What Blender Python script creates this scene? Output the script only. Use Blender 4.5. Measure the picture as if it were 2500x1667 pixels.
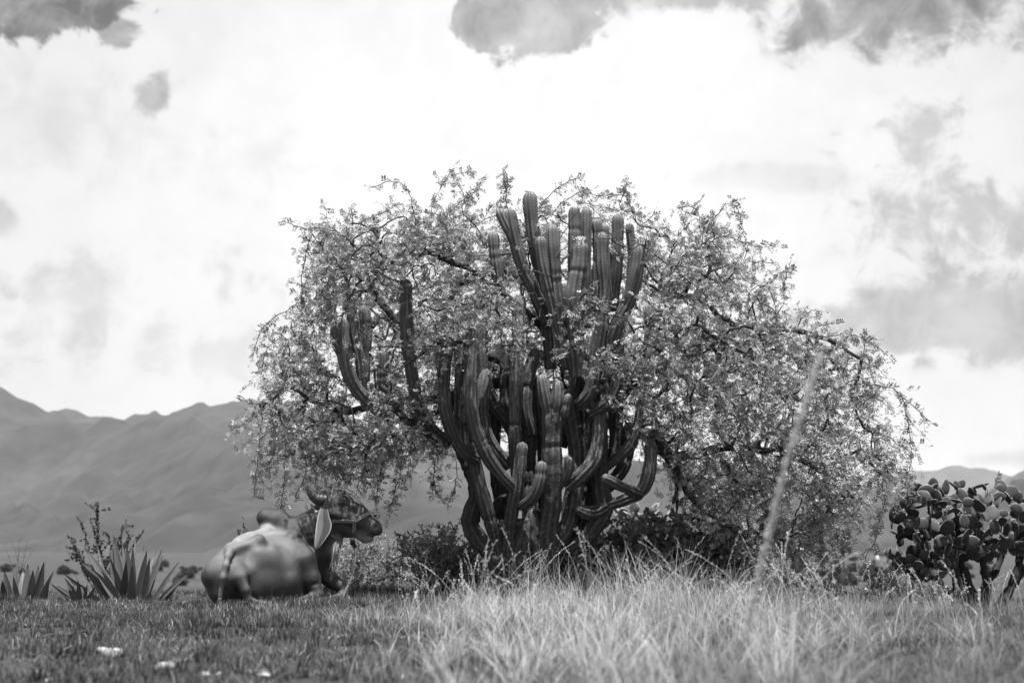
import bpy, math, random
import numpy as np
from mathutils import Vector

# ------------------------------------------------------------------ scene, camera, sky, sun
sc = bpy.context.scene
for o in list(bpy.data.objects):
    bpy.data.objects.remove(o)
COL = sc.collection
random.seed(7)
RNG = np.random.default_rng(11)

F = 50.0 / 36.0 * 2500.0            # focal length in photo pixels
CZ = 0.55                           # camera height (crouching photographer)
HORIZON = 1335.0
PITCH = math.atan((HORIZON - 833.5) / F)
cam_d = bpy.data.cameras.new('camera')
cam_d.lens = 50.0
cam_d.sensor_width = 36.0
cam_d.clip_start = 0.1
cam_d.clip_end = 60000
cam_d.dof.use_dof = True
cam_d.dof.focus_distance = 13.7
cam_d.dof.aperture_fstop = 2.0
cam = bpy.data.objects.new('camera', cam_d)
COL.objects.link(cam)
cam.location = (0, 0, CZ)
cam.rotation_euler = (math.pi / 2 + PITCH, 0, 0)
sc.camera = cam

SUN_EL, SUN_AZ = math.radians(77), math.radians(172)      # azimuth from +Y towards +X
SUN_DIR = Vector((math.sin(SUN_AZ) * math.cos(SUN_EL), math.cos(SUN_AZ) * math.cos(SUN_EL), math.sin(SUN_EL)))
sun_d = bpy.data.lights.new('sun', 'SUN')
sun_d.energy = 5.0
sun_d.angle = math.radians(0.55)
sun_d.color = (1, 1, 1)             # black and white photograph
sun = bpy.data.objects.new('sun', sun_d)
COL.objects.link(sun)
sun.rotation_euler = (-SUN_DIR).to_track_quat('-Z', 'Y').to_euler()
sun.location = (0, 0, 50)

vs = sc.view_settings
vs.view_transform = 'Standard'
vs.look = 'None'
vs.gamma = 1.0
vs.use_curve_mapping = False
vs.exposure = 1.1
sc.cycles.use_denoising = True
sc.cycles.max_bounces = 8
sc.cycles.transparent_max_bounces = 8
sc.cycles.volume_bounces = 1


def ray(px, py):
    x, u = (px - 1250.0) / F, (833.5 - py) / F
    c, s = math.cos(PITCH), math.sin(PITCH)
    return (x, c - u * s, s + u * c)


def at(px, py, Y):
    """photo pixel -> point on its ray where world Y (distance from the camera) is Y"""
    d = ray(px, py)
    k = Y / d[1]
    return np.array((d[0] * k, Y, CZ + d[2] * k))


# ---- world
world = bpy.data.worlds.new('World')
sc.world = world
world.cycles.sampling_method = 'MANUAL'
world.cycles.sample_map_resolution = 256
world.use_nodes = True
wt = world.node_tree
wt.nodes.clear()


class NG:
    """tiny helper to write node maths"""
    def __init__(self, tree):
        self.t = tree

    def n(self, kind, **kw):
        nd = self.t.nodes.new(kind)
        for k, v in kw.items():
            setattr(nd, k, v)
        return nd

    def put(self, sock, v):
        if isinstance(v, bpy.types.NodeSocket):
            self.t.links.new(v, sock)
        else:
            sock.default_value = v

    def m(self, op, a, b=0.0, c=0.0, clamp=False):
        nd = self.n('ShaderNodeMath', operation=op, use_clamp=clamp)
        self.put(nd.inputs[0], a)
        self.put(nd.inputs[1], b)
        if op in ('MULTIPLY_ADD',):
            self.put(nd.inputs[2], c)
        return nd.outputs[0]

    def ss(self, v, lo, hi, a=0.0, b=1.0):
        nd = self.n('ShaderNodeMapRange', interpolation_type='SMOOTHSTEP')
        self.put(nd.inputs['Value'], v)
        self.put(nd.inputs['From Min'], lo)
        self.put(nd.inputs['From Max'], hi)
        self.put(nd.inputs['To Min'], a)
        self.put(nd.inputs['To Max'], b)
        return nd.outputs[0]

    def noise(self, vec, scale, detail=5.0, rough=0.55, dist=0.0):
        nd = self.n('ShaderNodeTexNoise')
        if vec is not None:
            self.put(nd.inputs['Vector'], vec)
        nd.inputs['Scale'].default_value = scale
        nd.inputs['Detail'].default_value = detail
        nd.inputs['Roughness'].default_value = rough
        nd.inputs['Distortion'].default_value = dist
        return nd.outputs['Fac']


g = NG(wt)
tc = g.n('ShaderNodeTexCoord')
sep = g.n('ShaderNodeSeparateXYZ')
g.put(sep.inputs[0], tc.outputs['Generated'])
dx, dy, dz = sep.outputs
ysafe = g.m('MAXIMUM', dy, 0.12)
tx = g.m('DIVIDE', dx, ysafe)
tz = g.m('DIVIDE', dz, ysafe)
front = g.ss(dy, 0.3, 0.6)
# cloud-layer coordinates: clouds flatten towards the horizon
zs = g.m('ADD', g.m('MAXIMUM', dz, 0.0), 0.22)
comb = g.n('ShaderNodeCombineXYZ')
g.put(comb.inputs[0], g.m('DIVIDE', dx, zs))
g.put(comb.inputs[1], g.m('DIVIDE', dy, zs))
n_fine = g.noise(tc.outputs['Generated'], 34.0, 8.0, 0.62, 0.4)
n_mid = g.noise(tc.outputs['Generated'], 11.0, 6.0, 0.58, 0.3)
n_lay = g.noise(comb.outputs[0], 1.3, 7.0, 0.55, 0.3)
nf = g.m('SUBTRACT', n_fine, 0.5)
nm = g.m('SUBTRACT', n_mid, 0.5)
sky = g.n('ShaderNodeTexSky', sky_type='NISHITA')
sky.sun_disc = False
sky.sun_elevation = SUN_EL
sky.sun_rotation = SUN_AZ
sky.altitude = 1500
sky.dust_density = 2.0
bw = g.n('ShaderNodeRGBToBW')
g.put(bw.inputs[0], sky.outputs[0])
# (pixel x, pixel y, radius x, radius y, darkness, edge softness, ragged amount)
BLOBS = [(80, 10, 250, 95, .66, .30, 1.5), (290, 85, 70, 45, .50, .45, 1.8), (370, 235, 55, 62, .42, .7, 1.8),
         (1290, 40, 215, 120, .50, .22, 1.1), (1700, -10, 330, 75, .46, .5, 1.3), (2180, 0, 470, 175, .55, .7, 1.4),
         (2270, 370, 150, 150, .26, .9, 2.6), (2430, 790, 520, 150, .36, .5, 1.0), (2400, 520, 300, 110, .30, .9, 2.4),
         (1850, 440, 400, 40, .10, .8, 1.5), (120, 730, 470, 150, .17, .9, 1.8), (0, 530, 75, 90, .26, .8, 1.4),
         (30, 720, 60, 60, .30, .8, 1.8), (560, 400, 220, 110, .06, .9, 1.6), (620, 880, 330, 70, .12, .8, 1.8),
         (2450, 1120, 260, 50, .30, .8, 1.5), (2150, 900, 60, 40, .0, .5, 1.0), (100, 300, 320, 200, .10, 1., 1.)]
dark = None
for (bx, by, rx, ry, dk, edge, rag) in BLOBS:
    d0 = ray(bx, by)
    c0, c1 = d0[0] / d0[1], d0[2] / d0[1]
    ex = g.m('DIVIDE', g.m('SUBTRACT', tx, c0), rx / F)
    ez = g.m('DIVIDE', g.m('SUBTRACT', tz, c1), ry / F)
    r = g.m('SQRT', g.m('ADD', g.m('MULTIPLY', ex, ex), g.m('MULTIPLY', ez, ez)))
    v = g.m('ADD', g.m('SUBTRACT', 1.0, r), g.m('MULTIPLY', nf, rag * 1.6))
    v = g.m('ADD', v, g.m('MULTIPLY', nm, rag * 1.6))
    k = g.m('MULTIPLY', g.ss(v, 0.0, edge), dk)
    k = g.m('MULTIPLY', k, g.m('MULTIPLY_ADD', nf, 1.6, 1.0))
    dark = k if dark is None else g.m('MAXIMUM', dark, k)
d0 = ray(2330, 1010)                                   # bright cumulus heaped low over the far range
ex = g.m('DIVIDE', g.m('SUBTRACT', tx, d0[0] / d0[1]), 330 / F)
ez = g.m('DIVIDE', g.m('SUBTRACT', tz, d0[2] / d0[1]), 120 / F)
r = g.m('SQRT', g.m('ADD', g.m('MULTIPLY', ex, ex), g.m('MULTIPLY', ez, ez)))
cum = g.ss(g.m('ADD', g.m('ADD', g.m('SUBTRACT', 1.0, r), g.m('MULTIPLY', nf, 1.1)), g.m('MULTIPLY', nm, 1.6)), 0.0, 0.14)
dark = g.m('MULTIPLY', dark, g.m('MULTIPLY_ADD', cum, -.85, 1.0))
d0 = ray(1280, 420)                                    # the sun's glow in the veil fades to the sides
ex = g.m('DIVIDE', g.m('SUBTRACT', tx, d0[0] / d0[1]), 1500 / F)
ez = g.m('DIVIDE', g.m('SUBTRACT', tz, d0[2] / d0[1]), 1000 / F)
r = g.m('SQRT', g.m('ADD', g.m('MULTIPLY', ex, ex), g.m('MULTIPLY', ez, ez)))
dark = g.m('ADD', dark, g.m('MULTIPLY', g.ss(r, 0.2, 1.0), .20))
dark = g.m('MULTIPLY', dark, front)
# unseen broken cloud above the frame and behind the camera, darkened to cut ambient fill
up = g.ss(dz, 0.36, 0.55)
rest = g.m('MAXIMUM', up, g.m('SUBTRACT', 1.0, front))
brk = g.m('MULTIPLY', g.ss(n_lay, 0.36, 0.54), 0.70)
dark = g.m('MAXIMUM', dark, g.m('MULTIPLY', brk, rest))
mott = g.m('ADD', g.m('MULTIPLY', g.ss(n_mid, 0.40, 0.75), 0.10), g.m('MULTIPLY', g.ss(n_fine, 0.40, 0.75), 0.06))
val = g.m('MAXIMUM', g.m('SUBTRACT', g.m('SUBTRACT', 1.15, dark), mott), .12)
veil = g.m('MULTIPLY', val, 5.8)                      # thin bright cloud veil
mixed = g.m('ADD', g.m('MULTIPLY', veil, 0.88), g.m('MULTIPLY', bw.outputs[0], 0.06))
bg = g.n('ShaderNodeBackground')
g.put(bg.inputs['Color'], mixed)
bg.inputs['Strength'].default_value = 0.08
wo = g.n('ShaderNodeOutputWorld')
wt.links.new(bg.outputs[0], wo.inputs['Surface'])


# ------------------------------------------------------------------ helpers
def link(o, parent=None):
    COL.objects.link(o)
    if parent is not None:
        o.parent = parent
    return o


def tag(o, label=None, cat=None, group=None, kind=None):
    if label:
        o['label'] = label
    if cat:
        o['category'] = cat
    if group:
        o['group'] = group
    if kind:
        o['kind'] = kind
    return o


def empty(name, loc, label, cat, group=None):
    o = bpy.data.objects.new(name, None)
    o.location = loc
    o.empty_display_size = 0.1
    link(o)
    return tag(o, label, cat, group)


def np_mesh(name, V, Fc, tone=None, smooth=False, mat=None):
    """fast mesh from a vertex array and an array of equal-sided faces"""
    V = np.asarray(V, dtype=np.float32).reshape(-1, 3)
    Fc = np.asarray(Fc, dtype=np.int32)
    me = bpy.data.meshes.new(name)
    me.vertices.add(len(V))
    me.vertices.foreach_set('co', V.ravel())
    k = Fc.shape[1]
    me.loops.add(Fc.size)
    me.loops.foreach_set('vertex_index', Fc.ravel())
    me.polygons.add(len(Fc))
    me.polygons.foreach_set('loop_start', np.arange(0, Fc.size, k, dtype=np.int32))
    if smooth:
        me.polygons.foreach_set('use_smooth', np.ones(len(Fc), dtype=bool))
    if tone is not None:
        a = me.attributes.new('tone', 'FLOAT', 'POINT')
        a.data.foreach_set('value', np.asarray(tone, dtype=np.float32).ravel())
    me.update(calc_edges=True)
    if mat:
        me.materials.append(mat)
    return me


def obj(name, me, parent=None, origin=None):
    """link a mesh given in world coordinates, as a child of an Empty that has only a location"""
    o = bpy.data.objects.new(name, me)
    link(o, parent)
    if parent is not None:
        p = parent
        off = Vector((0, 0, 0))
        while p is not None:
            off = off + p.location
            p = p.parent
        o.location = -off
    return o


def norm(v):
    v = np.asarray(v, float)
    return v / (np.linalg.norm(v, axis=-1, keepdims=True) + 1e-9)


def catmull(P, step):
    """smooth curve through the rows of P (any number of columns, first three are xyz)"""
    P = np.asarray(P, float)
    if len(P) == 2:
        n = max(2, int(np.linalg.norm(P[1, :3] - P[0, :3]) / step) + 1)
        t = np.linspace(0, 1, n)[:, None]
        return P[0] * (1 - t) + P[1] * t
    Q = np.vstack([2 * P[0] - P[1], P, 2 * P[-1] - P[-2]])
    out = []
    for i in range(1, len(Q) - 2):
        a, b, c, d = Q[i - 1], Q[i], Q[i + 1], Q[i + 2]
        n = max(2, int(np.linalg.norm(c[:3] - b[:3]) / step))
        t = np.linspace(0, 1, n, endpoint=False)[:, None]
        out.append(.5 * (2 * b + (c - a) * t + (2 * a - 5 * b + 4 * c - d) * t ** 2 + (3 * b - a - 3 * c + d) * t ** 3))
    out.append(P[-1:])
    return np.vstack(out)


def frames(P):
    T = norm(np.gradient(P, axis=0))
    N = np.zeros_like(P)
    a = np.array((0, 1., 0)) if abs(T[0][1]) < .9 else np.array((1., 0, 0))
    n = a - T[0] * a.dot(T[0])
    for i in range(len(P)):
        n = n - T[i] * n.dot(T[i])
        n = n / (np.linalg.norm(n) + 1e-9)
        N[i] = n
    return T, N, np.cross(T, N)


def tube(P, R, sides=6, cap=True):
    """verts, quads of a tube along P with radii R; ends pinched shut"""
    P = np.asarray(P, float)
    R = np.broadcast_to(np.asarray(R, float), (len(P),)).copy()
    T, N, B = frames(P)
    a = np.linspace(0, 2 * math.pi, sides, endpoint=False)
    V = P[:, None] + R[:, None, None] * (np.cos(a)[None, :, None] * N[:, None] + np.sin(a)[None, :, None] * B[:, None])
    if cap:
        V = np.concatenate([np.repeat(P[:1], sides, 0)[None], V, np.repeat(P[-1:], sides, 0)[None]])
    n = len(V)
    i = np.arange(n - 1)[:, None] * sides
    j = np.arange(sides)[None]
    j2 = (j + 1) % sides
    Q = np.stack([i + j, i + j2, i + sides + j2, i + sides + j], -1).reshape(-1, 4)
    return V.reshape(-1, 3), Q


def merge(parts):
    Vs, Qs, k = [], [], 0
    for V, Q in parts:
        Vs.append(V)
        Qs.append(Q + k)
        k += len(V)
    return np.vstack(Vs), np.vstack(Qs)


def material(name, tone, rough=0.7, var=0.25, scale=30.0, bump=0.0, bscale=80.0, attr=False, transl=0.0,
             big=0.0, bigscale=3.0, spec=0.3, sheen=0.0, spots=None):
    m = bpy.data.materials.new(name)
    m.use_nodes = True
    t = m.node_tree
    t.nodes.clear()
    q = NG(t)
    co = q.n('ShaderNodeTexCoord').outputs['Object']
    f = q.m('MULTIPLY_ADD', q.m('SUBTRACT', q.noise(co, scale, 5.0, .6), .5), var * 2.5, 1.0)
    if big:
        f = q.m('MULTIPLY', f, q.m('MULTIPLY_ADD', q.m('SUBTRACT', q.noise(co, bigscale, 4.0, .6), .5), big * 2.5, 1.0))
    if attr:
        a = q.n('ShaderNodeAttribute', attribute_name='tone')
        base = q.m('MULTIPLY', a.outputs['Fac'], tone)
    else:
        base = tone
    v = q.m('MAXIMUM', q.m('MULTIPLY', f, base), 0.004)
    if spots:
        sp = q.ss(q.noise(co, spots[0], 3.0, .6), spots[1], spots[1] + .06)
        lo = q.m('SUBTRACT', 1.0, sp)
        v = q.m('ADD', q.m('MULTIPLY', v, lo), q.m('MULTIPLY', sp, spots[2]))
    cc = q.n('ShaderNodeCombineColor')
    for i in range(3):
        q.put(cc.inputs[i], v)
    b = q.n('ShaderNodeBsdfPrincipled')
    q.put(b.inputs['Base Color'], cc.outputs[0])
    b.inputs['Roughness'].default_value = rough
    b.inputs['Specular IOR Level'].default_value = spec
    if sheen:
        b.inputs['Sheen Weight'].default_value = sheen
        b.inputs['Sheen Roughness'].default_value = .4
    if bump:
        bp_ = q.n('ShaderNodeBump')
        bp_.inputs['Strength'].default_value = bump
        bp_.inputs['Distance'].default_value = 0.01
        q.put(bp_.inputs['Height'], q.noise(co, bscale, 6.0, .65))
        t.links.new(bp_.outputs[0], b.inputs['Normal'])
    out = q.n('ShaderNodeOutputMaterial')
    sh = b.outputs[0]
    if transl:
        tr = q.n('ShaderNodeBsdfTranslucent')
        q.put(tr.inputs['Color'], cc.outputs[0])
        mx = q.n('ShaderNodeMixShader')
        mx.inputs[0].default_value = transl
        t.links.new(b.outputs[0], mx.inputs[1])
        t.links.new(tr.outputs[0], mx.inputs[2])
        sh = mx.outputs[0]
    t.links.new(sh, out.inputs['Surface'])
    return m


M_SOIL = material('soil', .038, .95, .5, 9.0, .8, 14.0, big=.8, bigscale=.06)
M_HILL = material('mountain_scrub', .030, .95, .7, .022, 0, big=.9, bigscale=.005)
M_GRASS = material('short_grass', 1.0, .7, .3, 1.5, attr=True, transl=.35, spec=.25, big=.6, bigscale=.8)
M_DRY = material('dry_grass', 1.0, .55, .2, 4.0, attr=True, transl=.4, spec=.35)
M_LEAF = material('tree_leaf', 1.0, .5, .15, 8.0, attr=True, transl=.22, spec=.45)
M_BARK = material('bark', .045, .85, .4, 25.0, .8, 60.0)
M_TWIG = material('twig_bark', .035, .8, .3, 25.0)
M_CACT = material('cactus_skin', 1.0, .55, .25, 14.0, .25, 70.0, attr=True, spec=.35, big=.3, bigscale=3.0)
M_COLD = material('cactus_old_skin', 1.0, .8, .45, 18.0, .9, 45.0, attr=True, spots=(75.0, .62, .28))
M_PAD = material('prickly_pear_pad', 1.0, .6, .22, 30.0, .25, 60.0, attr=True, spec=.3)
M_PWOOD = material('prickly_pear_wood', .03, .9, .5, 22.0, 1.0, 40.0)
M_AGAVE = material('agave_leaf', 1.0, .5, .2, 14.0, .1, 60.0, attr=True, spec=.4)
M_SHRUB = material('shrub_leaf', 1.0, .55, .2, 6.0, attr=True, transl=.35)
M_HIDE = material('bull_hide', 1.0, .45, .40, 75.0, .6, 260.0, attr=True, spec=.65, sheen=.03, big=.22, bigscale=7.0)
M_HORN = material('horn', .05, .45, .4, 40.0, .4, 60.0, spec=.5)
M_HOOF = material('hoof', .035, .5, .4, 40.0, .4, 90.0)
M_EYE = material('eye', .01, .15, .1, 20.0, spec=.6)
M_ROPE = material('rope', .30, .8, .35, 120.0, .8, 260.0)
M_ROPED = material('dark_rope', .03, .8, .3, 120.0, .8, 260.0)
M_RING = material('ring_metal', .10, .35, .3, 60.0, spec=.6)
M_ROCK = material('pale_rock', .32, .9, .3, 12.0, .9, 30.0)
M_CLOD = material('dark_clod', .03, .95, .4, 20.0, 1.0, 50.0)
M_STICK = material('dry_stick', .16, .9, .5, 30.0, .8, 60.0)
M_WALL = material('white_wall', .75, .8, .1, 3.0)


# ------------------------------------------------------------------ ground
def sstep(t):
    t = np.clip(t, 0, 1)
    return t * t * (3 - 2 * t)


def vnoise(x, y, seed=0):
    """cheap smooth value noise"""
    x = np.asarray(x, float)
    y = np.asarray(y, float)
    xi, yi = np.floor(x), np.floor(y)
    fx, fy = x - xi, y - yi
    fx, fy = fx * fx * (3 - 2 * fx), fy * fy * (3 - 2 * fy)

    def h(a, b):
        s = np.sin(a * 127.1 + b * 311.7 + seed * 74.7) * 43758.5453
        return s - np.floor(s)
    return (h(xi, yi) * (1 - fx) + h(xi + 1, yi) * fx) * (1 - fy) + (h(xi, yi + 1) * (1 - fx) + h(xi + 1, yi + 1) * fx) * fy


def gz(x, y):
    x = np.asarray(x, float)
    y = np.asarray(y, float)
    near = np.exp(-((y - 9) / 16.0) ** 2)
    z = near * (.10 * (vnoise(x * .55, y * .55, 1) - .5) + .035 * (vnoise(x * 2.1, y * 2.1, 2) - .5))
    z = z + .07 * np.exp(-((y - 14.8) / 1.6) ** 2) * sstep((1.5 - x) / 3.0)          # lip of the knoll on the left
    z = z - .16 * sstep((x - 2.2) / 2.0) * sstep((y - 10) / 5.0)
    edge = 15.4 + 4.0 * sstep((x + 1.0) / 3.0)
    z = z - 1.6 * sstep((y - edge) / 16.0)
    z = z - 2.6 * sstep((y - 32) / 130.0)
    z = z + .5 * (vnoise(x * .02, y * .02, 5) - .5) * sstep((y - 40) / 60.0)
    return z


xs = np.concatenate([np.linspace(-7, 7, 113)])
ext = 7 * np.geomspace(1.06, 1700, 70)
xs = np.concatenate([-ext[::-1], xs, ext])
ys = np.concatenate([-np.geomspace(40, .5, 12), np.linspace(0, 24, 161), 24 * np.geomspace(1.03, 500, 90)])
GX, GY = np.meshgrid(xs, ys, indexing='ij')
V = np.stack([GX, GY, gz(GX, GY)], -1).reshape(-1, 3)
nx, ny = len(xs), len(ys)
I = np.arange(nx * ny).reshape(nx, ny)
Q = np.stack([I[:-1, :-1], I[1:, :-1], I[1:, 1:], I[:-1, 1:]], -1).reshape(-1, 4)
ground = obj('ground', np_mesh('ground', V, Q, smooth=True, mat=M_SOIL))
tag(ground, kind='structure')


# ------------------------------------------------------------------ mountains
def mountain(name, crest_px, Yc, Yfoot, back, amp, seed, x_pad=0.35):
    """height field whose crest, at distance Yc, follows the traced skyline"""
    pts = np.array([at(px, py, Yc) for px, py in crest_px])
    x0, x1 = pts[0, 0], pts[-1, 0]
    n, m = 420, 190
    X = np.linspace(x0, x1, n)
    hc = np.interp(X, pts[:, 0], pts[:, 2])
    hc = hc + amp * .10 * (vnoise(X * 26 / (x1 - x0) * 4, X * 0, seed) - .5) + amp * .05 * (vnoise(X * 240 / (x1 - x0), X * 0, seed + 1) - .5)
    t = np.concatenate([np.linspace(0, 1, m), 1 + np.linspace(.05, 1, 20)])
    XX, TT = np.meshgrid(X, t, indexing='ij')
    YY = np.where(TT <= 1, Yfoot + (Yc - Yfoot) * TT, Yc + (TT - 1) * back)
    prof = np.where(TT <= 1, TT ** 2.0, 1 - (TT - 1) * .8)
    s = 5.0 / (Yc - Yfoot)
    skew = XX + (YY - Yfoot) * .55
    r = 1 - np.abs(2 * vnoise(skew * s, YY * s * .35, seed + 2) - 1)
    r2 = 1 - np.abs(2 * vnoise(skew * s * 2.7, YY * s * 1.1, seed + 3) - 1)
    r3 = vnoise(XX * s * 8, YY * s * 6, seed + 4)
    r4 = 1 - np.abs(2 * vnoise(skew * s * 6.5, YY * s * 2.2, seed + 6) - 1)
    r5 = vnoise(XX * s * 25, YY * s * 18, seed + 7)
    env = np.sin(np.pi * np.clip(TT, 0, 1)) ** .8
    Z = -6 + (hc[:, None] + 6) * prof + env * amp * (.75 * (r - .62) + .3 * (r2 - .6) + .16 * (r3 - .5) + .14 * (r4 - .5) + .05 * (r5 - .5))
    V = np.stack([XX, YY, Z], -1).reshape(-1, 3)
    I = np.arange(n * len(t)).reshape(n, len(t))
    Q = np.stack([I[:-1, :-1], I[1:, :-1], I[1:, 1:], I[:-1, 1:]], -1).reshape(-1, 4)
    return tag(obj(name, np_mesh(name, V, Q, smooth=True, mat=M_HILL)), kind='structure')


mountain('mountain_range', [(-700, 860), (-300, 880), (-80, 905), (0, 945), (30, 962), (70, 985), (120, 1001), (190, 1006), (230, 1016),
                            (250, 1012), (300, 1021), (330, 1004), (410, 1004), (465, 1002), (485, 990), (500, 980), (540, 990),
                            (590, 982), (660, 985), (800, 1000), (1000, 1050), (1250, 1100), (1600, 1150), (1950, 1180), (2110, 1199),
                            (2145, 1211), (2190, 1222), (2300, 1258), (2500, 1300), (2800, 1330)], 3000, 900, 2200, 170, 3)
mountain('far_mountain_range', [(1200, 1230), (1500, 1200), (1990, 1172), (2163, 1156), (2219, 1152), (2293, 1146), (2326, 1134),
                                (2345, 1135), (2362, 1142), (2408, 1142), (2434, 1151), (2469, 1163), (2550, 1180), (2800, 1230)],
         7800, 5200, 1500, 80, 21)
mountain('near_mountain_spur', [(2350, 1262), (2430, 1198), (2469, 1166), (2500, 1148), (2560, 1115), (2700, 1070), (3000, 1020), (3400, 1010)],
         5000, 3300, 1500, 60, 31)

# ------------------------------------------------------------------ haze
hz = np.array([(x, y, z) for x in (-9500, 9500) for y in (-300, 12800) for z in (-60, 620)], float)
hq = [(0, 1, 3, 2), (4, 6, 7, 5), (0, 4, 5, 1), (2, 3, 7, 6), (0, 2, 6, 4), (1, 5, 7, 3)]
M_HAZE = bpy.data.materials.new('haze')
M_HAZE.use_nodes = True
ht = M_HAZE.node_tree
ht.nodes.clear()
pv = ht.nodes.new('ShaderNodeVolumePrincipled')
pv.inputs['Color'].default_value = (.95, .95, .95, 1)
pv.inputs['Density'].default_value = 0.00005
pv.inputs['Anisotropy'].default_value = 0.1
ho = ht.nodes.new('ShaderNodeOutputMaterial')
ht.links.new(pv.outputs[0], ho.inputs['Volume'])
haze = obj('haze', np_mesh('haze', hz, np.array(hq), mat=M_HAZE))
tag(haze, 'pale haze hanging in the air over the valley', 'haze', kind='stuff')


# ------------------------------------------------------------------ the tall branching cactus
CY = 14.4                                       # distance of the cactus


def stem_mesh(name, pts, width, ribs=8, old=0.0, tip=True, mat=None, depth_w=1.0, seed=0):
    """ribbed column: pts rows are (px, py, depth offset in m); width in photo pixels"""
    rng = np.random.default_rng(seed + 100)
    P = np.array([at(p[0], p[1], CY + p[2]) for p in pts])
    C = catmull(P, .016)
    n = len(C)
    seg = np.linalg.norm(np.diff(C, axis=0), axis=1)
    S = np.concatenate([[0], np.cumsum(seg)])
    L = S[-1]
    r0 = width * CY / F / 2
    R = r0 * (.90 + .10 * sstep(S / (L * .35 + 1e-6)))
    R = R * (1 + .05 * np.sin(S * 9 + seed) + .03 * np.sin(S * 23 + seed * 2))
    for q in range(int(rng.integers(1, 3))):                  # pinched joints between years of growth
        R = R * (1 - .13 * np.exp(-((S - L * rng.uniform(.2, .85)) / .022) ** 2))
    if tip:
        h = r0 * 1.5
        t = np.clip((S - (L - h)) / h, 0, 1)
        R = R * np.sqrt(np.clip(1 - t ** 2.3, 0.002, 1))
    T, N, B = frames(C)
    K = ribs * 4
    a = np.linspace(0, 2 * math.pi, K, endpoint=False) + seed * .7
    tw = (S / 1.3 * rng.uniform(-.5, .5))[:, None]
    A = a[None] + tw
    ph = np.tile(np.array([1.0, .88, .74, .88]), ribs)
    prof = np.repeat((ph + (.95 - ph) * .75 * old)[None], n, 0)
    if old > .3:
        lump_ = vnoise(S[:, None] * 14 + seed * 5, np.arange(K)[None] * .35 + seed, seed)
        prof = prof + (lump_ - .5) * .22 * old
    ring = (np.arange(n) % 2)[:, None]
    crest = np.tile(np.array([1., 0, 0, 0]), ribs)[None]
    prof = prof + crest * np.where(ring == 0, .045, -.035) * (1 - .5 * old)
    prof = prof + (rng.random((n, K)) - .5) * .05 * (.3 + old)
    Rr = R[:, None] * prof
    V = C[:, None] + Rr[..., None] * (np.cos(A)[..., None] * N[:, None] + np.sin(A)[..., None] * B[:, None])
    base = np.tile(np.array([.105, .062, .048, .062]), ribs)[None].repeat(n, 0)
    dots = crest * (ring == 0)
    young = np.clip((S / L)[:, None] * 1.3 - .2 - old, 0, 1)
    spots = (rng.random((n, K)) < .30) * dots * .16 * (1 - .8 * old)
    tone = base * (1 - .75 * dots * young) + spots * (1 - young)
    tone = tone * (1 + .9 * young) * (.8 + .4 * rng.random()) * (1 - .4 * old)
    V = np.concatenate([np.repeat(C[:1], K, 0)[None], V, np.repeat(C[-1:], K, 0)[None]])
    tone = np.concatenate([tone[:1], tone, tone[-1:]])
    n += 2
    i = np.arange(n - 1)[:, None] * K
    j = np.arange(K)[None]
    Q = np.stack([i + j, i + (j + 1) % K, i + K + (j + 1) % K, i + K + j], -1).reshape(-1, 4)
    return np_mesh(name, V.reshape(-1, 3), Q, tone.ravel(), True, mat or M_CACT)


cx0 = at(1290, 1440, CY)
cactus = empty('branching_cactus', (cx0[0], CY, float(gz(cx0[0], CY))),
               'tall candelabra cactus with many ribbed columns growing up through the thorn tree', 'cactus')
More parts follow.
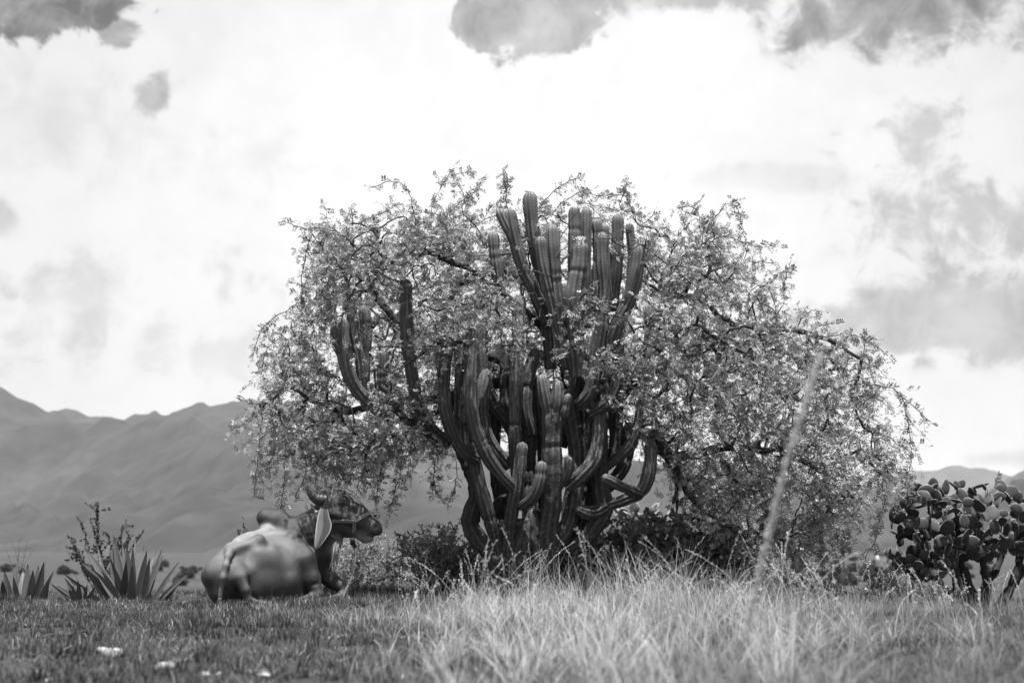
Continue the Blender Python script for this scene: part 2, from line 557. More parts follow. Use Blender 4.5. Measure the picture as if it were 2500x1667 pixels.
# (points, width, oldness, ribs)
STEMS = [
    # low front columns
    ([(1243, 1420, -.05), (1241, 1355, -.10), (1249, 1259, -.22), (1264, 1183, -.30), (1276, 1078, -.32)], 34, .5),
    ([(1225, 1410, .0), (1212, 1325, -.10), (1190, 1250, -.20), (1172, 1183, -.24), (1160, 1128, -.22), (1150, 1080, -.1)], 33, .4),
    ([(1166, 1122, -.28), (1128, 1100, -.36), (1102, 1049, -.42), (1087, 991, -.42), (1084, 915, -.40), (1092, 850, -.38), (1096, 790, -.36)], 33, .15),
    ([(1256, 1192, -.30), (1212, 1146, -.42), (1176, 1087, -.50), (1153, 1014, -.52), (1149, 934, -.50), (1152, 860, -.48), (1150, 800, -.46)], 33, .15),
    ([(1092, 1077, -.05), (1050, 1042, -.15), (1020, 980, -.28), (1002, 890, -.36), (993, 800, -.40), (990, 680, -.42)], 34, 0),
    ([(1100, 1085, .0), (1032, 1040, .0), (990, 1012, -.02), (955, 985, -.05)], 36, .7),
    ([(958, 1006, -.05), (915, 996, -.15), (870, 950, -.28), (846, 896, -.36), (838, 840, -.38), (836, 776, -.38)], 34, 0),
    ([(842, 880, -.34), (822, 835, -.44), (817, 785, -.46)], 27, 0),
    ([(885, 960, -.22), (880, 890, -.26), (868, 830, -.28), (862, 764, -.28)], 28, 0),
    ([(890, 930, -.15), (893, 830, -.16), (889, 744, -.16)], 29, 0),
    ([(938, 995, -.05), (934, 920, -.12), (934, 852, -.14)], 29, 0),
    ([(1262, 1180, -.08), (1257, 1080, -.2), (1258, 1000, -.24), (1262, 900, -.26), (1266, 790, -.24), (1268, 720, -.2)], 33, .3),
    # thick central column and its two heads
    ([(1345, 1390, -.1), (1340, 1300, -.22), (1347, 1221, -.32), (1347, 1106, -.38), (1349, 1010, -.40), (1349, 985, -.40)], 51, .6),
    ([(1344, 1030, -.40), (1331, 975, -.46), (1321, 913, -.48)], 31, .1),
    ([(1354, 1030, -.42), (1361, 975, -.46), (1362, 927, -.46)], 34, .1),
    ([(1366, 1022, -.40), (1380, 1005, -.46), (1388, 960, -.48)], 23, .1),
    ([(1274, 1238, -.32), (1303, 1213, -.44), (1318, 1175, -.48), (1323, 1124, -.48)], 30, .2),
    ([(1362, 1192, -.36), (1383, 1160, -.46), (1391, 1113, -.48)], 24, .2),
    ([(1385, 1190, -.30), (1420, 1160, -.38), (1450, 1122, -.36), (1462, 1060, -.3), (1462, 980, -.26)], 35, .2),
    # right side
    ([(1340, 1360, .05), (1414, 1328, -.06), (1456, 1278, -.12), (1474, 1236, -.12), (1466, 1180, -.10), (1462, 1068, -.10), (1466, 915, -.10), (1470, 840, -.1)], 45, .6),
    ([(1345, 1345, -.18), (1387, 1278, -.20), (1403, 1202, -.18), (1407, 1106, -.14), (1396, 1030, -.1), (1385, 950, -.05)], 43, .5),
    ([(1565, 1207, -.30), (1517, 1187, -.52), (1470, 1163, -.66)], 27, .1),
    ([(1470, 1235, -.12), (1520, 1222, -.2), (1567, 1196, -.26), (1586, 1144, -.28), (1590, 1075, -.28)], 33, .2),
    ([(1478, 1140, -.05), (1512, 1114, -.12), (1542, 1083, -.16), (1560, 1037, -.18), (1568, 970, -.18)], 30, .2),
    ([(1440, 1012, -.28), (1482, 986, -.36), (1505, 945, -.38), (1510, 896, -.38), (1511, 830, -.36)], 31, .1),
    ([(1412, 990, -.3), (1442, 955, -.36), (1455, 876, -.38), (1462, 800, -.36)], 34, .2),
    ([(1478, 1236, -.14), (1440, 1252, -.28), (1404, 1238, -.36)], 34, .5),
    ([(1400, 1300, .1), (1420, 1180, .12), (1432, 1060, .1), (1425, 960, .05)], 40, .7),
    ([(1500, 1120, .2), (1505, 1000, .2), (1490, 900, .2)], 36, .5),
    # left, older wood behind
    ([(1220, 1370, .05), (1165, 1312, .05), (1148, 1276, .05), (1156, 1235, .05), (1166, 1200, .05), (1148, 1130, .08), (1120, 1085, .1)], 46, .9),
    ([(1244, 1036, .05), (1205, 986, .0), (1181, 926, -.02), (1176, 870, -.02), (1172, 790, -.02)], 36, .3),
    ([(1244, 1140, .0), (1204, 1092, -.06), (1184, 1049, -.08), (1177, 970, -.08), (1190, 900, -.05)], 34, .3),
    ([(1130, 1090, .15), (1125, 1000, .12), (1128, 900, .1), (1125, 820, .1)], 38, .3),
    ([(1290, 1400, .1), (1295, 1250, .1), (1290, 1120, .1), (1290, 1000, .1)], 42, .7),
    ([(1300, 1060, .0), (1285, 1000, -.05), (1290, 920, -.05), (1310, 850, -.05)], 34, .4),
    # upper columns
    ([(1345, 900, -.05), (1335, 760, -.05), (1320, 660, -.08), (1307, 598, -.12), (1296, 522, -.14), (1293, 467, -.14)], 37, 0),
    ([(1335, 790, -.15), (1302, 705, -.2), (1279, 660, -.22), (1262, 605, -.24), (1250, 555, -.25), (1244, 509, -.25)], 33, 0),
    ([(1262, 600, -.24), (1236, 552, -.26), (1217, 510, -.26)], 25, 0),
    ([(1222, 720, -.2), (1208, 620, -.24), (1203, 564, -.24)], 30, 0),
    ([(1385, 900, -.25), (1352, 755, -.32), (1337, 688, -.36), (1325, 637, -.38), (1319, 576, -.38)], 31, 0),
    ([(1390, 900, -.2), (1372, 810, -.28), (1361, 726, -.34), (1352, 624, -.38), (1348, 548, -.38)], 35, 0),
    ([(1400, 900, -.1), (1398, 760, -.15), (1403, 620, -.2), (1402, 503, -.2)], 33, 0),
    ([(1432, 800, -.1), (1430, 640, -.14), (1431, 506, -.14)], 29, 0),
    ([(1455, 760, -.1), (1460, 620, -.12), (1457, 534, -.12)], 27, 0),
    ([(1475, 760, .0), (1478, 640, .0), (1474, 546, .0)], 25, 0),
    ([(1412, 920, -.3), (1405, 800, -.38), (1400, 730, -.42), (1413, 650, -.44), (1416, 586, -.44)], 44, .1),
    ([(1440, 960, -.35), (1465, 830, -.42), (1477, 726, -.46), (1472, 650, -.48), (1470, 566, -.48)], 34, 0),
    ([(1495, 760, -.15), (1506, 620, -.2), (1509, 522, -.2)], 32, 0),
    ([(1470, 930, -.35), (1500, 810, -.42), (1535, 735, -.46), (1551, 670, -.48), (1557, 596, -.48)], 36, 0),
    ([(1530, 760, -.1), (1542, 640, -.12), (1536, 544, -.12)], 23, 0),
    # tangle of dark older columns inside
    ([(1250, 1400, .25), (1235, 1280, .25), (1215, 1180, .22), (1205, 1080, .2), (1210, 980, .2)], 36, .8),
    ([(1300, 1380, .3), (1325, 1250, .3), (1330, 1130, .28), (1320, 1020, .25), (1310, 920, .2)], 40, .8),
    ([(1380, 1330, .3), (1430, 1250, .3), (1450, 1150, .3), (1440, 1040, .25)], 38, .8),
    ([(1240, 1200, .2), (1215, 1230, .15), (1200, 1270, .12), (1175, 1240, .1)], 28, .9),
    ([(1425, 1230, .2), (1490, 1180, .25), (1530, 1120, .25), (1535, 1030, .25)], 34, .7),
    ([(1270, 1100, .3), (1240, 1010, .3), (1235, 920, .3), (1240, 840, .3)], 36, .6),
    ([(1370, 1090, .25), (1395, 1010, .2), (1420, 930, .2), (1425, 860, .2)], 36, .6),
    ([(1160, 1120, .25), (1150, 1030, .25), (1155, 940, .25), (1150, 860, .25)], 34, .5),
    # foot
    ([(1298, 1470, .05), (1296, 1420, .05), (1290, 1360, .06), (1290, 1270, .08)], 135, 1.0),
    ([(1338, 1470, -.05), (1332, 1420, -.08), (1318, 1370, -.12), (1310, 1300, -.14), (1302, 1240, -.14)], 50, .9),
    ([(1262, 1470, -.05), (1264, 1420, -.1), (1262, 1370, -.14), (1282, 1310, -.16), (1286, 1260, -.14)], 44, .9),
    ([(1236, 1470, .02), (1226, 1420, -.02), (1206, 1365, -.06), (1170, 1322, -.06), (1158, 1300, -.05)], 44, 1.0),
]
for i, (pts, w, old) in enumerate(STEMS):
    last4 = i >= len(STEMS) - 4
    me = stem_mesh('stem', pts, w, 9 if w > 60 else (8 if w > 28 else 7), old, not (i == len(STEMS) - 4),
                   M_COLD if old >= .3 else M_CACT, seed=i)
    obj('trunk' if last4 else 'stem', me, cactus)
# pale bloom on the head of one column
fl = []
fc = at(1416, 586, CY - .46)
for k in range(26):
    a = k * 2.4
    rr = .012 + .05 * (k / 26)
    c = fc + np.array((math.cos(a) * rr, math.sin(a) * rr * .6, .012 - .02 * (k / 26)))
    u = norm(np.array((math.cos(a), math.sin(a), .9)))
    v = np.cross(u, (0, 0, 1.)); v = norm(v)
    fl.append((np.array([c, c + u * .02 + v * .010, c + u * .042, c + u * .02 - v * .010]), np.array([[0, 1, 2, 3]])))
V, Q = merge(fl)
obj('flower', np_mesh('flower', V, Q, np.full(len(V), .6), False, M_DRY), cactus)


# ------------------------------------------------------------------ the thorn tree behind and around the cactus
TY = 14.75
FV = 2500.0 / 2352.0
OUT = np.array([(590, 1060), (585, 960), (600, 900), (590, 810), (610, 750), (655, 715), (695, 620), (690, 540), (740, 505), (810, 490),
                (880, 490), (960, 470), (1040, 460), (1120, 480), (1200, 470), (1300, 460), (1400, 455), (1480, 490), (1530, 545),
                (1600, 490), (1660, 475), (1700, 525), (1750, 580), (1795, 640), (1810, 700), (1870, 740), (1920, 790), (1990, 810),
                (2000, 860), (2040, 920), (2080, 990), (2070, 1070), (2010, 1150), (1950, 1220), (1900, 1290), (1830, 1330), (1740, 1330),
                (1640, 1280), (1560, 1200), (1500, 1120), (1400, 1000), (1200, 1000), (1060, 1010), (1000, 1080), (930, 1090), (870, 1140),
                (800, 1140), (740, 1100), (670, 1085), (630, 1070)], float) * FV


def inpoly(P, poly):
    x, y = P[:, 0], P[:, 1]
    ins = np.zeros(len(P), bool)
    j = len(poly) - 1
    for i in range(len(poly)):
        xi, yi = poly[i]
        xj, yj = poly[j]
        c = ((yi > y) != (yj > y)) & (x < (xj - xi) * (y - yi) / (yj - yi + 1e-9) + xi)
        ins ^= c
        j = i
    return ins


def edgedist(P, poly):
    d = np.full(len(P), 1e9)
    for i in range(len(poly)):
        a, b = poly[i - 1], poly[i]
        ab = b - a
        t = np.clip(((P - a) @ ab) / (ab @ ab), 0, 1)
        d = np.minimum(d, np.linalg.norm(P - (a + t[:, None] * ab), axis=1))
    return d


def sample_crown(n, rng):
    out = []
    while len(out) < n:
        P = rng.uniform((560, 400), (2300, 1450), (4000, 2))
        P = P[inpoly(P, OUT)]
        e = edgedist(P, OUT)
        half = 1.75 * np.sqrt(np.clip(1 - (1 - np.clip(e / 330, 0, 1)) ** 2, 0, 1)) + .12
        u = rng.uniform(-1, 1, len(P))
        u = np.sign(u) * np.abs(u) ** .75
        dep = u * half
        for (x, y), d, ed in zip(P, dep, e):
            # the space in front of the columns stays open low down
            if 1080 < x < 1455 and y > 870 and d < .35:
                continue
            if 1180 < x < 1600 and 440 < y <= 720 and d < -.2 and rng.random() < .8:
                continue
            if 780 < x < 1060 and 720 < y < 1030 and d < -.25 and rng.random() < .62:
                continue
            if 1270 < x < 1560 and 660 < y < 880 and d < -.25 and rng.random() < .55:
                continue
            if x > 1480 and y > 950 and rng.random() < .30:
                continue
            if rng.random() > .12 + .88 * sstep((ed - 12) / 75.):
                continue                                     # airy towards the outline
            if vnoise(np.array(x / 48.), np.array(y / 48.), int(d * 2.2 + 9)) < .38:
                continue                                     # gaps between the sprays
            out.append((x, y, d))
            if len(out) >= n:
                break
    return np.array(out)


trng = np.random.default_rng(5)
LIMBS = [
    [(1375, 1450, .25), (1385, 1330, .25), (1400, 1200, .25), (1420, 1080, .2)],
    [(1420, 1080, .2), (1300, 930, .0), (1150, 850, .0), (1000, 800, .05), (929, 736, .05), (866, 604, .0), (815, 566, .0)],
    [(1420, 1080, .2), (1400, 900, .25), (1380, 760, .2), (1340, 640, .2), (1290, 560, .2)],
    [(1425, 1120, .2), (1520, 950, .2), (1600, 820, .1), (1656, 732, -.3), (1690, 693, -.35), (1730, 663, -.3), (1722, 572, -.2), (1769, 498, -.2)],
    [(1432, 1180, .15), (1560, 1060, -.15), (1640, 1120, -.4), (1672, 1200, -.5), (1714, 1233, -.55), (1806, 1302, -.6)],
    [(1530, 940, .2), (1700, 860, .1), (1880, 800, .0), (2020, 830, .0), (2120, 890, .0)],
    [(1280, 915, .0), (1120, 960, .2), (950, 985, .2), (820, 1000, .1), (720, 950, .1)],
    [(1395, 880, .25), (1300, 780, -.4), (1150, 660, -.9), (1050, 620, -1.1)],
    [(1560, 880, .2), (1620, 850, -.5), (1700, 800, -1.0), (1800, 850, -1.2)],
    [(1385, 800, .2), (1300, 700, .8), (1120, 600, 1.1)],
    [(1560, 880, .2), (1650, 720, .8), (1850, 830, 1.1)],
    [(1640, 1120, -.4), (1800, 1090, -.6), (1950, 1120, -.5), (2030, 1170, -.4)],
    [(1120, 960, .2), (1000, 1050, .0), (930, 1110, -.1)],
]
nodes_p, nodes_par, nodes_len = [], [], []          # grown as lists, copied to arrays
branches = []                                       # lists of node ids


def add_poly(P, parent):
    ids = [] if parent < 0 else [parent]
    last = parent
    for p in P:
        nodes_p.append(p)
        nodes_par.append(last)
        nodes_len.append(0 if last < 0 else nodes_len[last] + float(np.linalg.norm(p - nodes_p[last])))
        last = len(nodes_p) - 1
        ids.append(last)
    branches.append(ids)
    return last


for li, L in enumerate(LIMBS):
    P = np.array([at(a, b, TY + c) for a, b, c in L])
    C = catmull(P, .12)
    C = C + (trng.random(C.shape) - .5) * .035
    par = -1
    if li:
        D = np.linalg.norm(np.array(nodes_p) - C[0], axis=1)
        par = int(D.argmin())
    else:
        C[0, 2] = float(gz(C[0, 0], C[0, 1])) - .1
    add_poly(C, par)
N0 = len(nodes_p)

# silhouette twigs traced from the photograph, (pixels) + depth
def tw(s, ox, oy, pts):
    return [(ox + s * u, oy + s * v) for u, v in pts]


Z7, Z8, Z2, Z6 = (.5738, 550, 380), (.4337, 1400, 420), (.2551, 1050, 420), (.2551, 2000, 1100)
OUTTW = [tw(*Z7, p) for p in (
    [(830, 390), (800, 240), (780, 150), (720, 110), (610, 135)], [(860, 330), (890, 190), (930, 110), (980, 80), (1050, 70)],
    [(930, 110), (960, 70), (975, 40)], [(920, 280), (1000, 200), (1075, 140)], [(1200, 230), (1190, 150), (1180, 70)],
    [(1100, 270), (1145, 200)], [(490, 330), (400, 310), (340, 310), (255, 285)], [(540, 290), (535, 210)], [(570, 290), (640, 250), (695, 230)],
    [(440, 310), (430, 240)], [(370, 330), (335, 450), (325, 600), (325, 800)], [(420, 400), (400, 480), (360, 560), (285, 540)],
    [(330, 620), (260, 660), (170, 720), (125, 820)], [(240, 770), (180, 820), (160, 920), (190, 1000)], [(200, 1030), (110, 1110), (25, 1170)],
    [(150, 1060), (80, 1040)], [(160, 1100), (140, 1250), (125, 1450)], [(260, 1180), (250, 1360), (235, 1500)], [(340, 1200), (340, 1350), (300, 1450)],
    [(620, 1250), (600, 1330), (565, 1430)], [(640, 1270), (650, 1380), (640, 1490)], [(760, 1220), (740, 1360), (700, 1510)],
    [(900, 1250), (890, 1340), (880, 1440)], [(980, 1280), (985, 1360), (970, 1450)], [(790, 1250), (780, 1330), (745, 1440)],
    [(420, 1200), (410, 1300), (380, 1400)], [(500, 1240), (490, 1330), (470, 1400)], [(200, 1120), (215, 1220), (185, 1330)],
    [(700, 1150), (640, 1220), (590, 1330), (555, 1430)])]
OUTTW += [tw(*Z2, p) for p in (
    [(1040, 350), (1130, 230), (1250, 140), (1380, 70), (1470, 60)], [(1110, 460), (1250, 300), (1430, 190), (1560, 170)],
    [(1960, 420), (1900, 300), (1850, 220), (1620, 230), (1440, 180)], [(1850, 220), (1880, 150), (1890, 80)], [(1930, 380), (1700, 350), (1500, 300)],
    [(2020, 520), (2100, 450), (2150, 370)], [(720, 340), (730, 180), (690, 0)], [(300, 330), (430, 200), (480, 140)])]
OUTTW += [tw(*Z8, p) for p in (
    [(730, 300), (680, 200), (585, 210)], [(620, 330), (640, 260), (720, 150)], [(850, 180), (920, 200), (960, 330)], [(900, 380), (1040, 420), (1130, 420)],
    [(950, 510), (1050, 505), (1140, 515)], [(1180, 740), (1190, 600), (1230, 500)], [(1040, 640), (1150, 650), (1235, 660)],
    [(1280, 830), (1340, 780), (1400, 780)], [(1340, 890), (1410, 860), (1470, 840)], [(1440, 1010), (1560, 920), (1660, 960), (1780, 1030)],
    [(1400, 940), (1480, 915), (1570, 910)], [(1580, 1220), (1690, 1200), (1800, 1220), (1900, 1310), (2035, 1430)], [(1620, 1080), (1630, 1000), (1640, 930)],
    [(1660, 1100), (1740, 1055)], [(1300, 850), (1310, 800), (1290, 770)])]
OUTTW += [[(2198, 958), (2211, 1005), (2224, 1097), (2220, 1150), (2205, 1195), (2178, 1245)]]
OUTTW += [tw(*Z6, p) for p in (
    [(480, 0), (590, 200), (620, 500), (560, 700), (530, 870), (470, 980), (430, 1070)], [(330, 380), (280, 560), (330, 700), (250, 900), (190, 1030)],
    [(0, 980), (150, 1120), (275, 1235)], [(480, 330), (560, 270), (720, 100)], [(730, 0), (690, 120), (470, 330)], [(100, 700), (150, 820), (220, 920)],
    [(-300, 900), (-200, 1050), (-150, 1240)], [(-100, 700), (0, 850), (30, 960)])]
OUTDEPTH = [trng.uniform(-.35, .25) for _ in OUTTW]

targets = sample_crown(2350, trng)
backfill = np.column_stack([trng.uniform(1110, 1490, 190), trng.uniform(840, 1075, 190), trng.uniform(.42, 1.15, 190)])
targets = np.vstack([targets, backfill])                 # sprays hanging behind the columns
TP = np.array([at(x, y, TY + d) for x, y, d in targets])
TWP = [np.array([at(x, y, TY + dd) for x, y in p]) for p, dd in zip(OUTTW, OUTDEPTH)]
ALLT = [(p, None) for p in TP] + [(c[0], c) for c in TWP]
d0 = [min(np.linalg.norm(np.array(nodes_p[:N0]) - p, axis=1)) for p, _ in ALLT]
order = np.argsort(d0)
cap = 60000
NP_ = np.zeros((cap, 3))
NL_ = np.zeros(cap)
cnt = len(nodes_p)
NP_[:cnt] = nodes_p
NL_[:cnt] = nodes_len
tips = []            # (node id, is traced, curve)
outer_ids = []
for oi in order:
    p, curve = ALLT[oi]
    D = np.linalg.norm(NP_[:cnt] - p, axis=1)
    k = int((D + .10 * NL_[:cnt]).argmin())
    a = NP_[k]
    L = D[k]
    pd = norm(a - nodes_p[nodes_par[k]]) if nodes_par[k] >= 0 else np.array((0, 0, 1.))
    mid = a + pd * L * .35 + np.array((0, 0, .12 * L))
    n = max(2, int(L / .07))
    t = np.linspace(0, 1, n + 1)[1:, None]
    C = (1 - t) ** 2 * a + 2 * t * (1 - t) * mid + t ** 2 * p
    C = C + (trng.random(C.shape) - .5) * min(.05, L * .12)
    if curve is not None:
        cc = catmull(curve, .05)[1:]
        cc = cc + (trng.random(cc.shape) - .5) * .022
        C = np.vstack([C, cc])
    b0 = len(nodes_p)
    last = add_poly(C, k)
    m = len(nodes_p)
    NP_[b0:m] = nodes_p[b0:m]
    NL_[b0:m] = nodes_len[b0:m]
    cnt = m
    tips.append((b0, m, curve is not None, len(cc) if curve is not None else 0))

NPa = np.array(nodes_p)
par = np.array(nodes_par)
load = np.zeros(len(NPa))
for tpi in tips:
    i = tpi[1] - 1
    while i >= 0:
        load[i] += 1
        i = par[i]
load = np.maximum(load, 1)
rad = np.minimum(.0042 * load ** .45, .10)

tree = empty('thorn_tree', tuple(NPa[0] + np.array((0, 0, .1))),
             'wide drooping thorn tree with small feathery leaves behind the branching cactus', 'tree')
tv = []
for bi, ids in enumerate(branches):
    P = NPa[ids]
    R = rad[ids].copy()
    if len(R) > 1 and bi > 0:
        R[0] = min(R[0], R[1] * 1.25)
    R[-1] *= .6
    big = R.max() > .03
    if bi == 0:
        V, Q = tube(P, R * (1 + .5 * np.exp(-np.arange(len(P)) / 2.)), 10)
        obj('trunk', np_mesh('trunk', V, Q, None, True, M_BARK), tree)
    elif bi < len(LIMBS):
        V, Q = tube(catmull(P, .05), np.interp(np.linspace(0, 1, len(catmull(P, .05))), np.linspace(0, 1, len(R)), R), 8)
        obj('limb', np_mesh('limb', V, Q, None, True, M_BARK), tree)
    else:
        tv.append(tube(P, R, 5 if big else 4))

# twigs and leaves
tw_start, tw_dir, tw_len, tw_w = [], [], [], []
leaf_pos, leaf_dir, leaf_sz = [], [], []
cc_ = at(1420, 1000, TY)
pxcut = []
for b0, m, traced, nc in tips:
    ids = np.arange(b0, m)
    if traced:
        seq = ids[-nc:]
        pre = ids[:-nc]
    else:
        seq, pre = ids[:0], ids
    for i in pre[::1]:
        if trng.random() < .56 or i == m - 1:
            for _ in range(trng.integers(1, 3) + (1 if i == m - 1 else 0)):
                out = norm(NPa[i] - cc_)
                d = norm(out * .7 + trng.normal(0, .75, 3) + np.array((0, 0, .25)))
                tw_start.append(NPa[i]); tw_dir.append(d); tw_len.append(trng.uniform(.10, .34)); tw_w.append(1)
    for i in seq:
        # leaves and short spurs straight on the traced twig
        t = norm(NPa[i] - NPa[par[i]])
        for _ in range(2):
            leaf_pos.append(NPa[i] + trng.normal(0, .006, 3)); leaf_dir.append(norm(t * .4 + trng.normal(0, .8, 3))); leaf_sz.append(trng.uniform(.9, 1.35))
        if trng.random() < .30:
            tw_start.append(NPa[i]); tw_dir.append(norm(t * .8 + trng.normal(0, .6, 3))); tw_len.append(trng.uniform(.06, .2)); tw_w.append(1)
tw_start = np.array(tw_start); tw_dir = np.array(tw_dir); tw_len = np.array(tw_len)
nT = len(tw_start)
K = 7
t = np.linspace(0, 1, K)
droop = trng.uniform(.1, .9, nT)
side = trng.normal(0, .18, (nT, 3))
TWG = tw_start[:, None] + tw_dir[:, None] * (tw_len[:, None] * t[None])[..., None]
TWG = TWG + (tw_len[:, None] * t[None] ** 2)[..., None] * (np.array((0, 0, -1.)) * droop[:, None] + side)[:, None]
TWG = TWG + trng.normal(0, .004, TWG.shape)
# flat-sided twig tubes (3 sides)
ang = np.array([0, 2.1, 4.2])
off = np.stack([np.cos(ang), np.sin(ang), np.cos(ang) * .5], -1)
rr = (.0028 * (1 - .6 * t))[None, :, None, None]
TV = TWG[:, :, None, :] + off[None, None] * rr
idx = np.arange(nT * K * 3).reshape(nT, K, 3)
TQ = np.stack([idx[:, :-1, [0, 1, 2]], idx[:, :-1, [1, 2, 0]], idx[:, 1:, [1, 2, 0]], idx[:, 1:, [0, 1, 2]]], -1).reshape(-1, 4)
tv.append((TV.reshape(-1, 3), TQ))
V, Q = merge(tv)
o = obj('branches', np_mesh('branches', V, Q, None, False, M_TWIG), tree)
o['kind'] = 'stuff'
# leaves along the twigs
for k in range(1, K):
    for rep in range(2):
        use = trng.random(nT) < .56
        p = TWG[use, k] + (TWG[use, k - 1] - TWG[use, k]) * trng.random((use.sum(), 1))
        tdir = norm(TWG[use, k] - TWG[use, k - 1])
        leaf_pos.extend(p)
        leaf_dir.extend(norm(tdir * .5 + trng.normal(0, .75, (use.sum(), 3)) + np.array((0, 0, .15))))
        leaf_sz.extend(trng.uniform(.65, 1.05, use.sum()))
LP, LD, LS = np.array(leaf_pos), np.array(leaf_dir), np.array(leaf_sz)


def pinnate(LP, LD, LS, rng, pairs=4, length=.062, lw=.0150, ll=.029, tone=(.09, .48)):
    """feathery leaves: pairs of small oval leaflets along a short stalk; returns verts, quads, tone"""
    n = len(LP)
    up = norm(rng.normal(0, .55, (n, 3)) + np.array((0, 0, 1.)))
    S = norm(np.cross(LD, up))
    U = np.cross(S, LD)
    Vs, tn = [], []
    tt = rng.uniform(tone[0], tone[1], n)
    for k in range(pairs):
        s = (k + .7) / pairs
        for sg in (-1, 1):
            c = LP + LD * (length * s * LS)[:, None] - np.array((0, 0, 1.)) * (length * .25 * s * s * LS)[:, None]
            a = norm(S * sg + LD * (.45 + .5 * s) + U * rng.normal(.05, .25, (n, 1)))
            w = norm(np.cross(a, U + rng.normal(0, .35, (n, 3))))
            l, ww = (ll * LS)[:, None], (lw * LS)[:, None]
            q = np.stack([c, c + a * l * .55 + w * ww * .5, c + a * l, c + a * l * .55 - w * ww * .5], 1)
            Vs.append(q)
            tn.append(np.repeat(tt[:, None] * rng.uniform(.85, 1.15, (n, 1)), 4, 1))
    V = np.concatenate(Vs).reshape(-1, 3)
    return V, np.arange(len(V)).reshape(-1, 4), np.concatenate(tn).ravel()


# leaves do not grow through the columns, and thin out right in front of them
lk = LP - np.array((0, 0, CZ))
cth, sth = math.cos(PITCH), math.sin(PITCH)
fw = lk[:, 1] * cth + lk[:, 2] * sth
LPX = np.stack([1250 + F * lk[:, 0] / fw, 833.5 - F * (-lk[:, 1] * sth + lk[:, 2] * cth) / fw], 1)
keep = np.ones(len(LP), bool)
for si_, (pts, w, old) in enumerate(STEMS[:-4]):
    showy = si_ in (4, 6, 7, 8, 9, 10) or si_ >= 35
    A = catmull(np.array(pts, float) * np.array((1, 1, 300.)), 12.)
    for q in A[len(A) // 4:]:
        if q[1] < 870 and not showy:
            continue
        near = (np.abs(LPX[:, 0] - q[0]) < w * .55) & (np.abs(LPX[:, 1] - q[1]) < 12) & (LP[:, 1] < CY + q[2] / 300.)
        keep &= ~(near & (trng.random(len(LP)) < (.6 if q[1] < 730 or q[0] < 1060 else .22)))
# leaves that would hide the bull's head from the camera are dropped
keep &= ~((LPX[:, 0] > 735) & (LPX[:, 0] < 945) & (LPX[:, 1] > 1176) & (LP[:, 1] < 14.3))
LP, LD, LS = LP[keep], LD[keep], LS[keep]
V, Q, tn = pinnate(LP, LD, LS, trng)
o = obj('crown', np_mesh('crown', V, Q, tn, False, M_LEAF), tree)
o['kind'] = 'stuff'
print('tree: nodes', len(NPa), 'twigs', nT, 'leaves', len(LP), 'quads', len(Q))


# ------------------------------------------------------------------ the bull (one continuous body from blended volumes)
BY = 13.2
BS = 550.0 / 2350.0


def bp(u, v, d=0.0):
    """bull tracing coordinates -> world; d is depth in the same units, positive away"""
    Y = BY + d * BS * BY / F
    return at(450 + u * BS, 1150 + v * BS, Y)


def br(r, d=0.0):
    return r * BS * (BY + d * BS * BY / F) / F


H = .0085
lo = np.minimum(bp(120, 1480, -760), bp(120, 1480, 800)) - .02
hi = np.maximum(bp(2130, 120, -760), bp(2130, 120, 800)) + .02
lo[2] = -.06
gxs = [np.arange(lo[i], hi[i], H) for i in range(3)]
SD = np.full([len(a) for a in gxs], 1.0, np.float32)
CT = np.full(SD.shape, .2, np.float32)


def seg(a, b, k=.03, c=None, sy=1.0, kc=.05, cut=False):
    """blend in (or cut away) a tapered limb from a=(u,v,d,r) to b"""
    A, B = bp(*a[:3]), bp(*b[:3])
    ra, rb = br(a[3], a[2]), br(b[3], b[2])
    m = max(ra, rb) + max(k, kc) + .03
    l0, h0 = np.minimum(A, B) - m, np.maximum(A, B) + m
    sl = tuple(slice(max(0, int((l0[i] - lo[i]) / H)), min(len(gxs[i]), int((h0[i] - lo[i]) / H) + 2)) for i in range(3))
    X, Y, Z = np.meshgrid(*[gxs[i][sl[i]] for i in range(3)], indexing='ij', sparse=True)
    ax, ay, az = A[0], A[1] / sy, A[2]
    bx, by, bz = B[0] - A[0], (B[1] - A[1]) / sy, B[2] - A[2]
    Yq = Y / sy
    bb = bx * bx + by * by + bz * bz + 1e-9
    t = np.clip(((X - ax) * bx + (Yq - ay) * by + (Z - az) * bz) / bb, 0, 1)
    d = np.sqrt((X - ax - t * bx) ** 2 + (Yq - ay - t * by) ** 2 + (Z - az - t * bz) ** 2) - (ra + (rb - ra) * t)
    f = SD[sl]
    if cut:
        h = np.maximum(k - np.abs(f + d), 0) / k
        SD[sl] = np.maximum(f, -d) + h * h * k * .25
    else:
        h = np.maximum(k - np.abs(f - d), 0) / k
        if c is not None:
            w = np.clip(.5 + .5 * (f - d) / kc, 0, 1)
            CT[sl] = CT[sl] * (1 - w) + c * w
        SD[sl] = np.minimum(f, d) - h * h * k * .25


def chain(pts, k=.03, c=None, sy=1.0, kc=.05):
    for a, b in zip(pts[:-1], pts[1:]):
        seg(a, b, k, c, sy, kc)


def ball(u, v, d, r, k=.03, c=None, sy=1.0, kc=.05, cut=False):
    seg((u, v, d, r), (u + 1, v, d, r), k, c, sy, kc, cut)


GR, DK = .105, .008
# trunk of the body, rump towards the camera, chest away
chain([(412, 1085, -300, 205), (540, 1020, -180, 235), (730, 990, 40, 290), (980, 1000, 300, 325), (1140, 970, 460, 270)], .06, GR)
chain([(560, 1200, -230, 200), (750, 1200, -40, 240), (1060, 1190, 300, 250)], .06, .008, kc=.16)  # belly near black: the shade underneath is painted into the coat tone
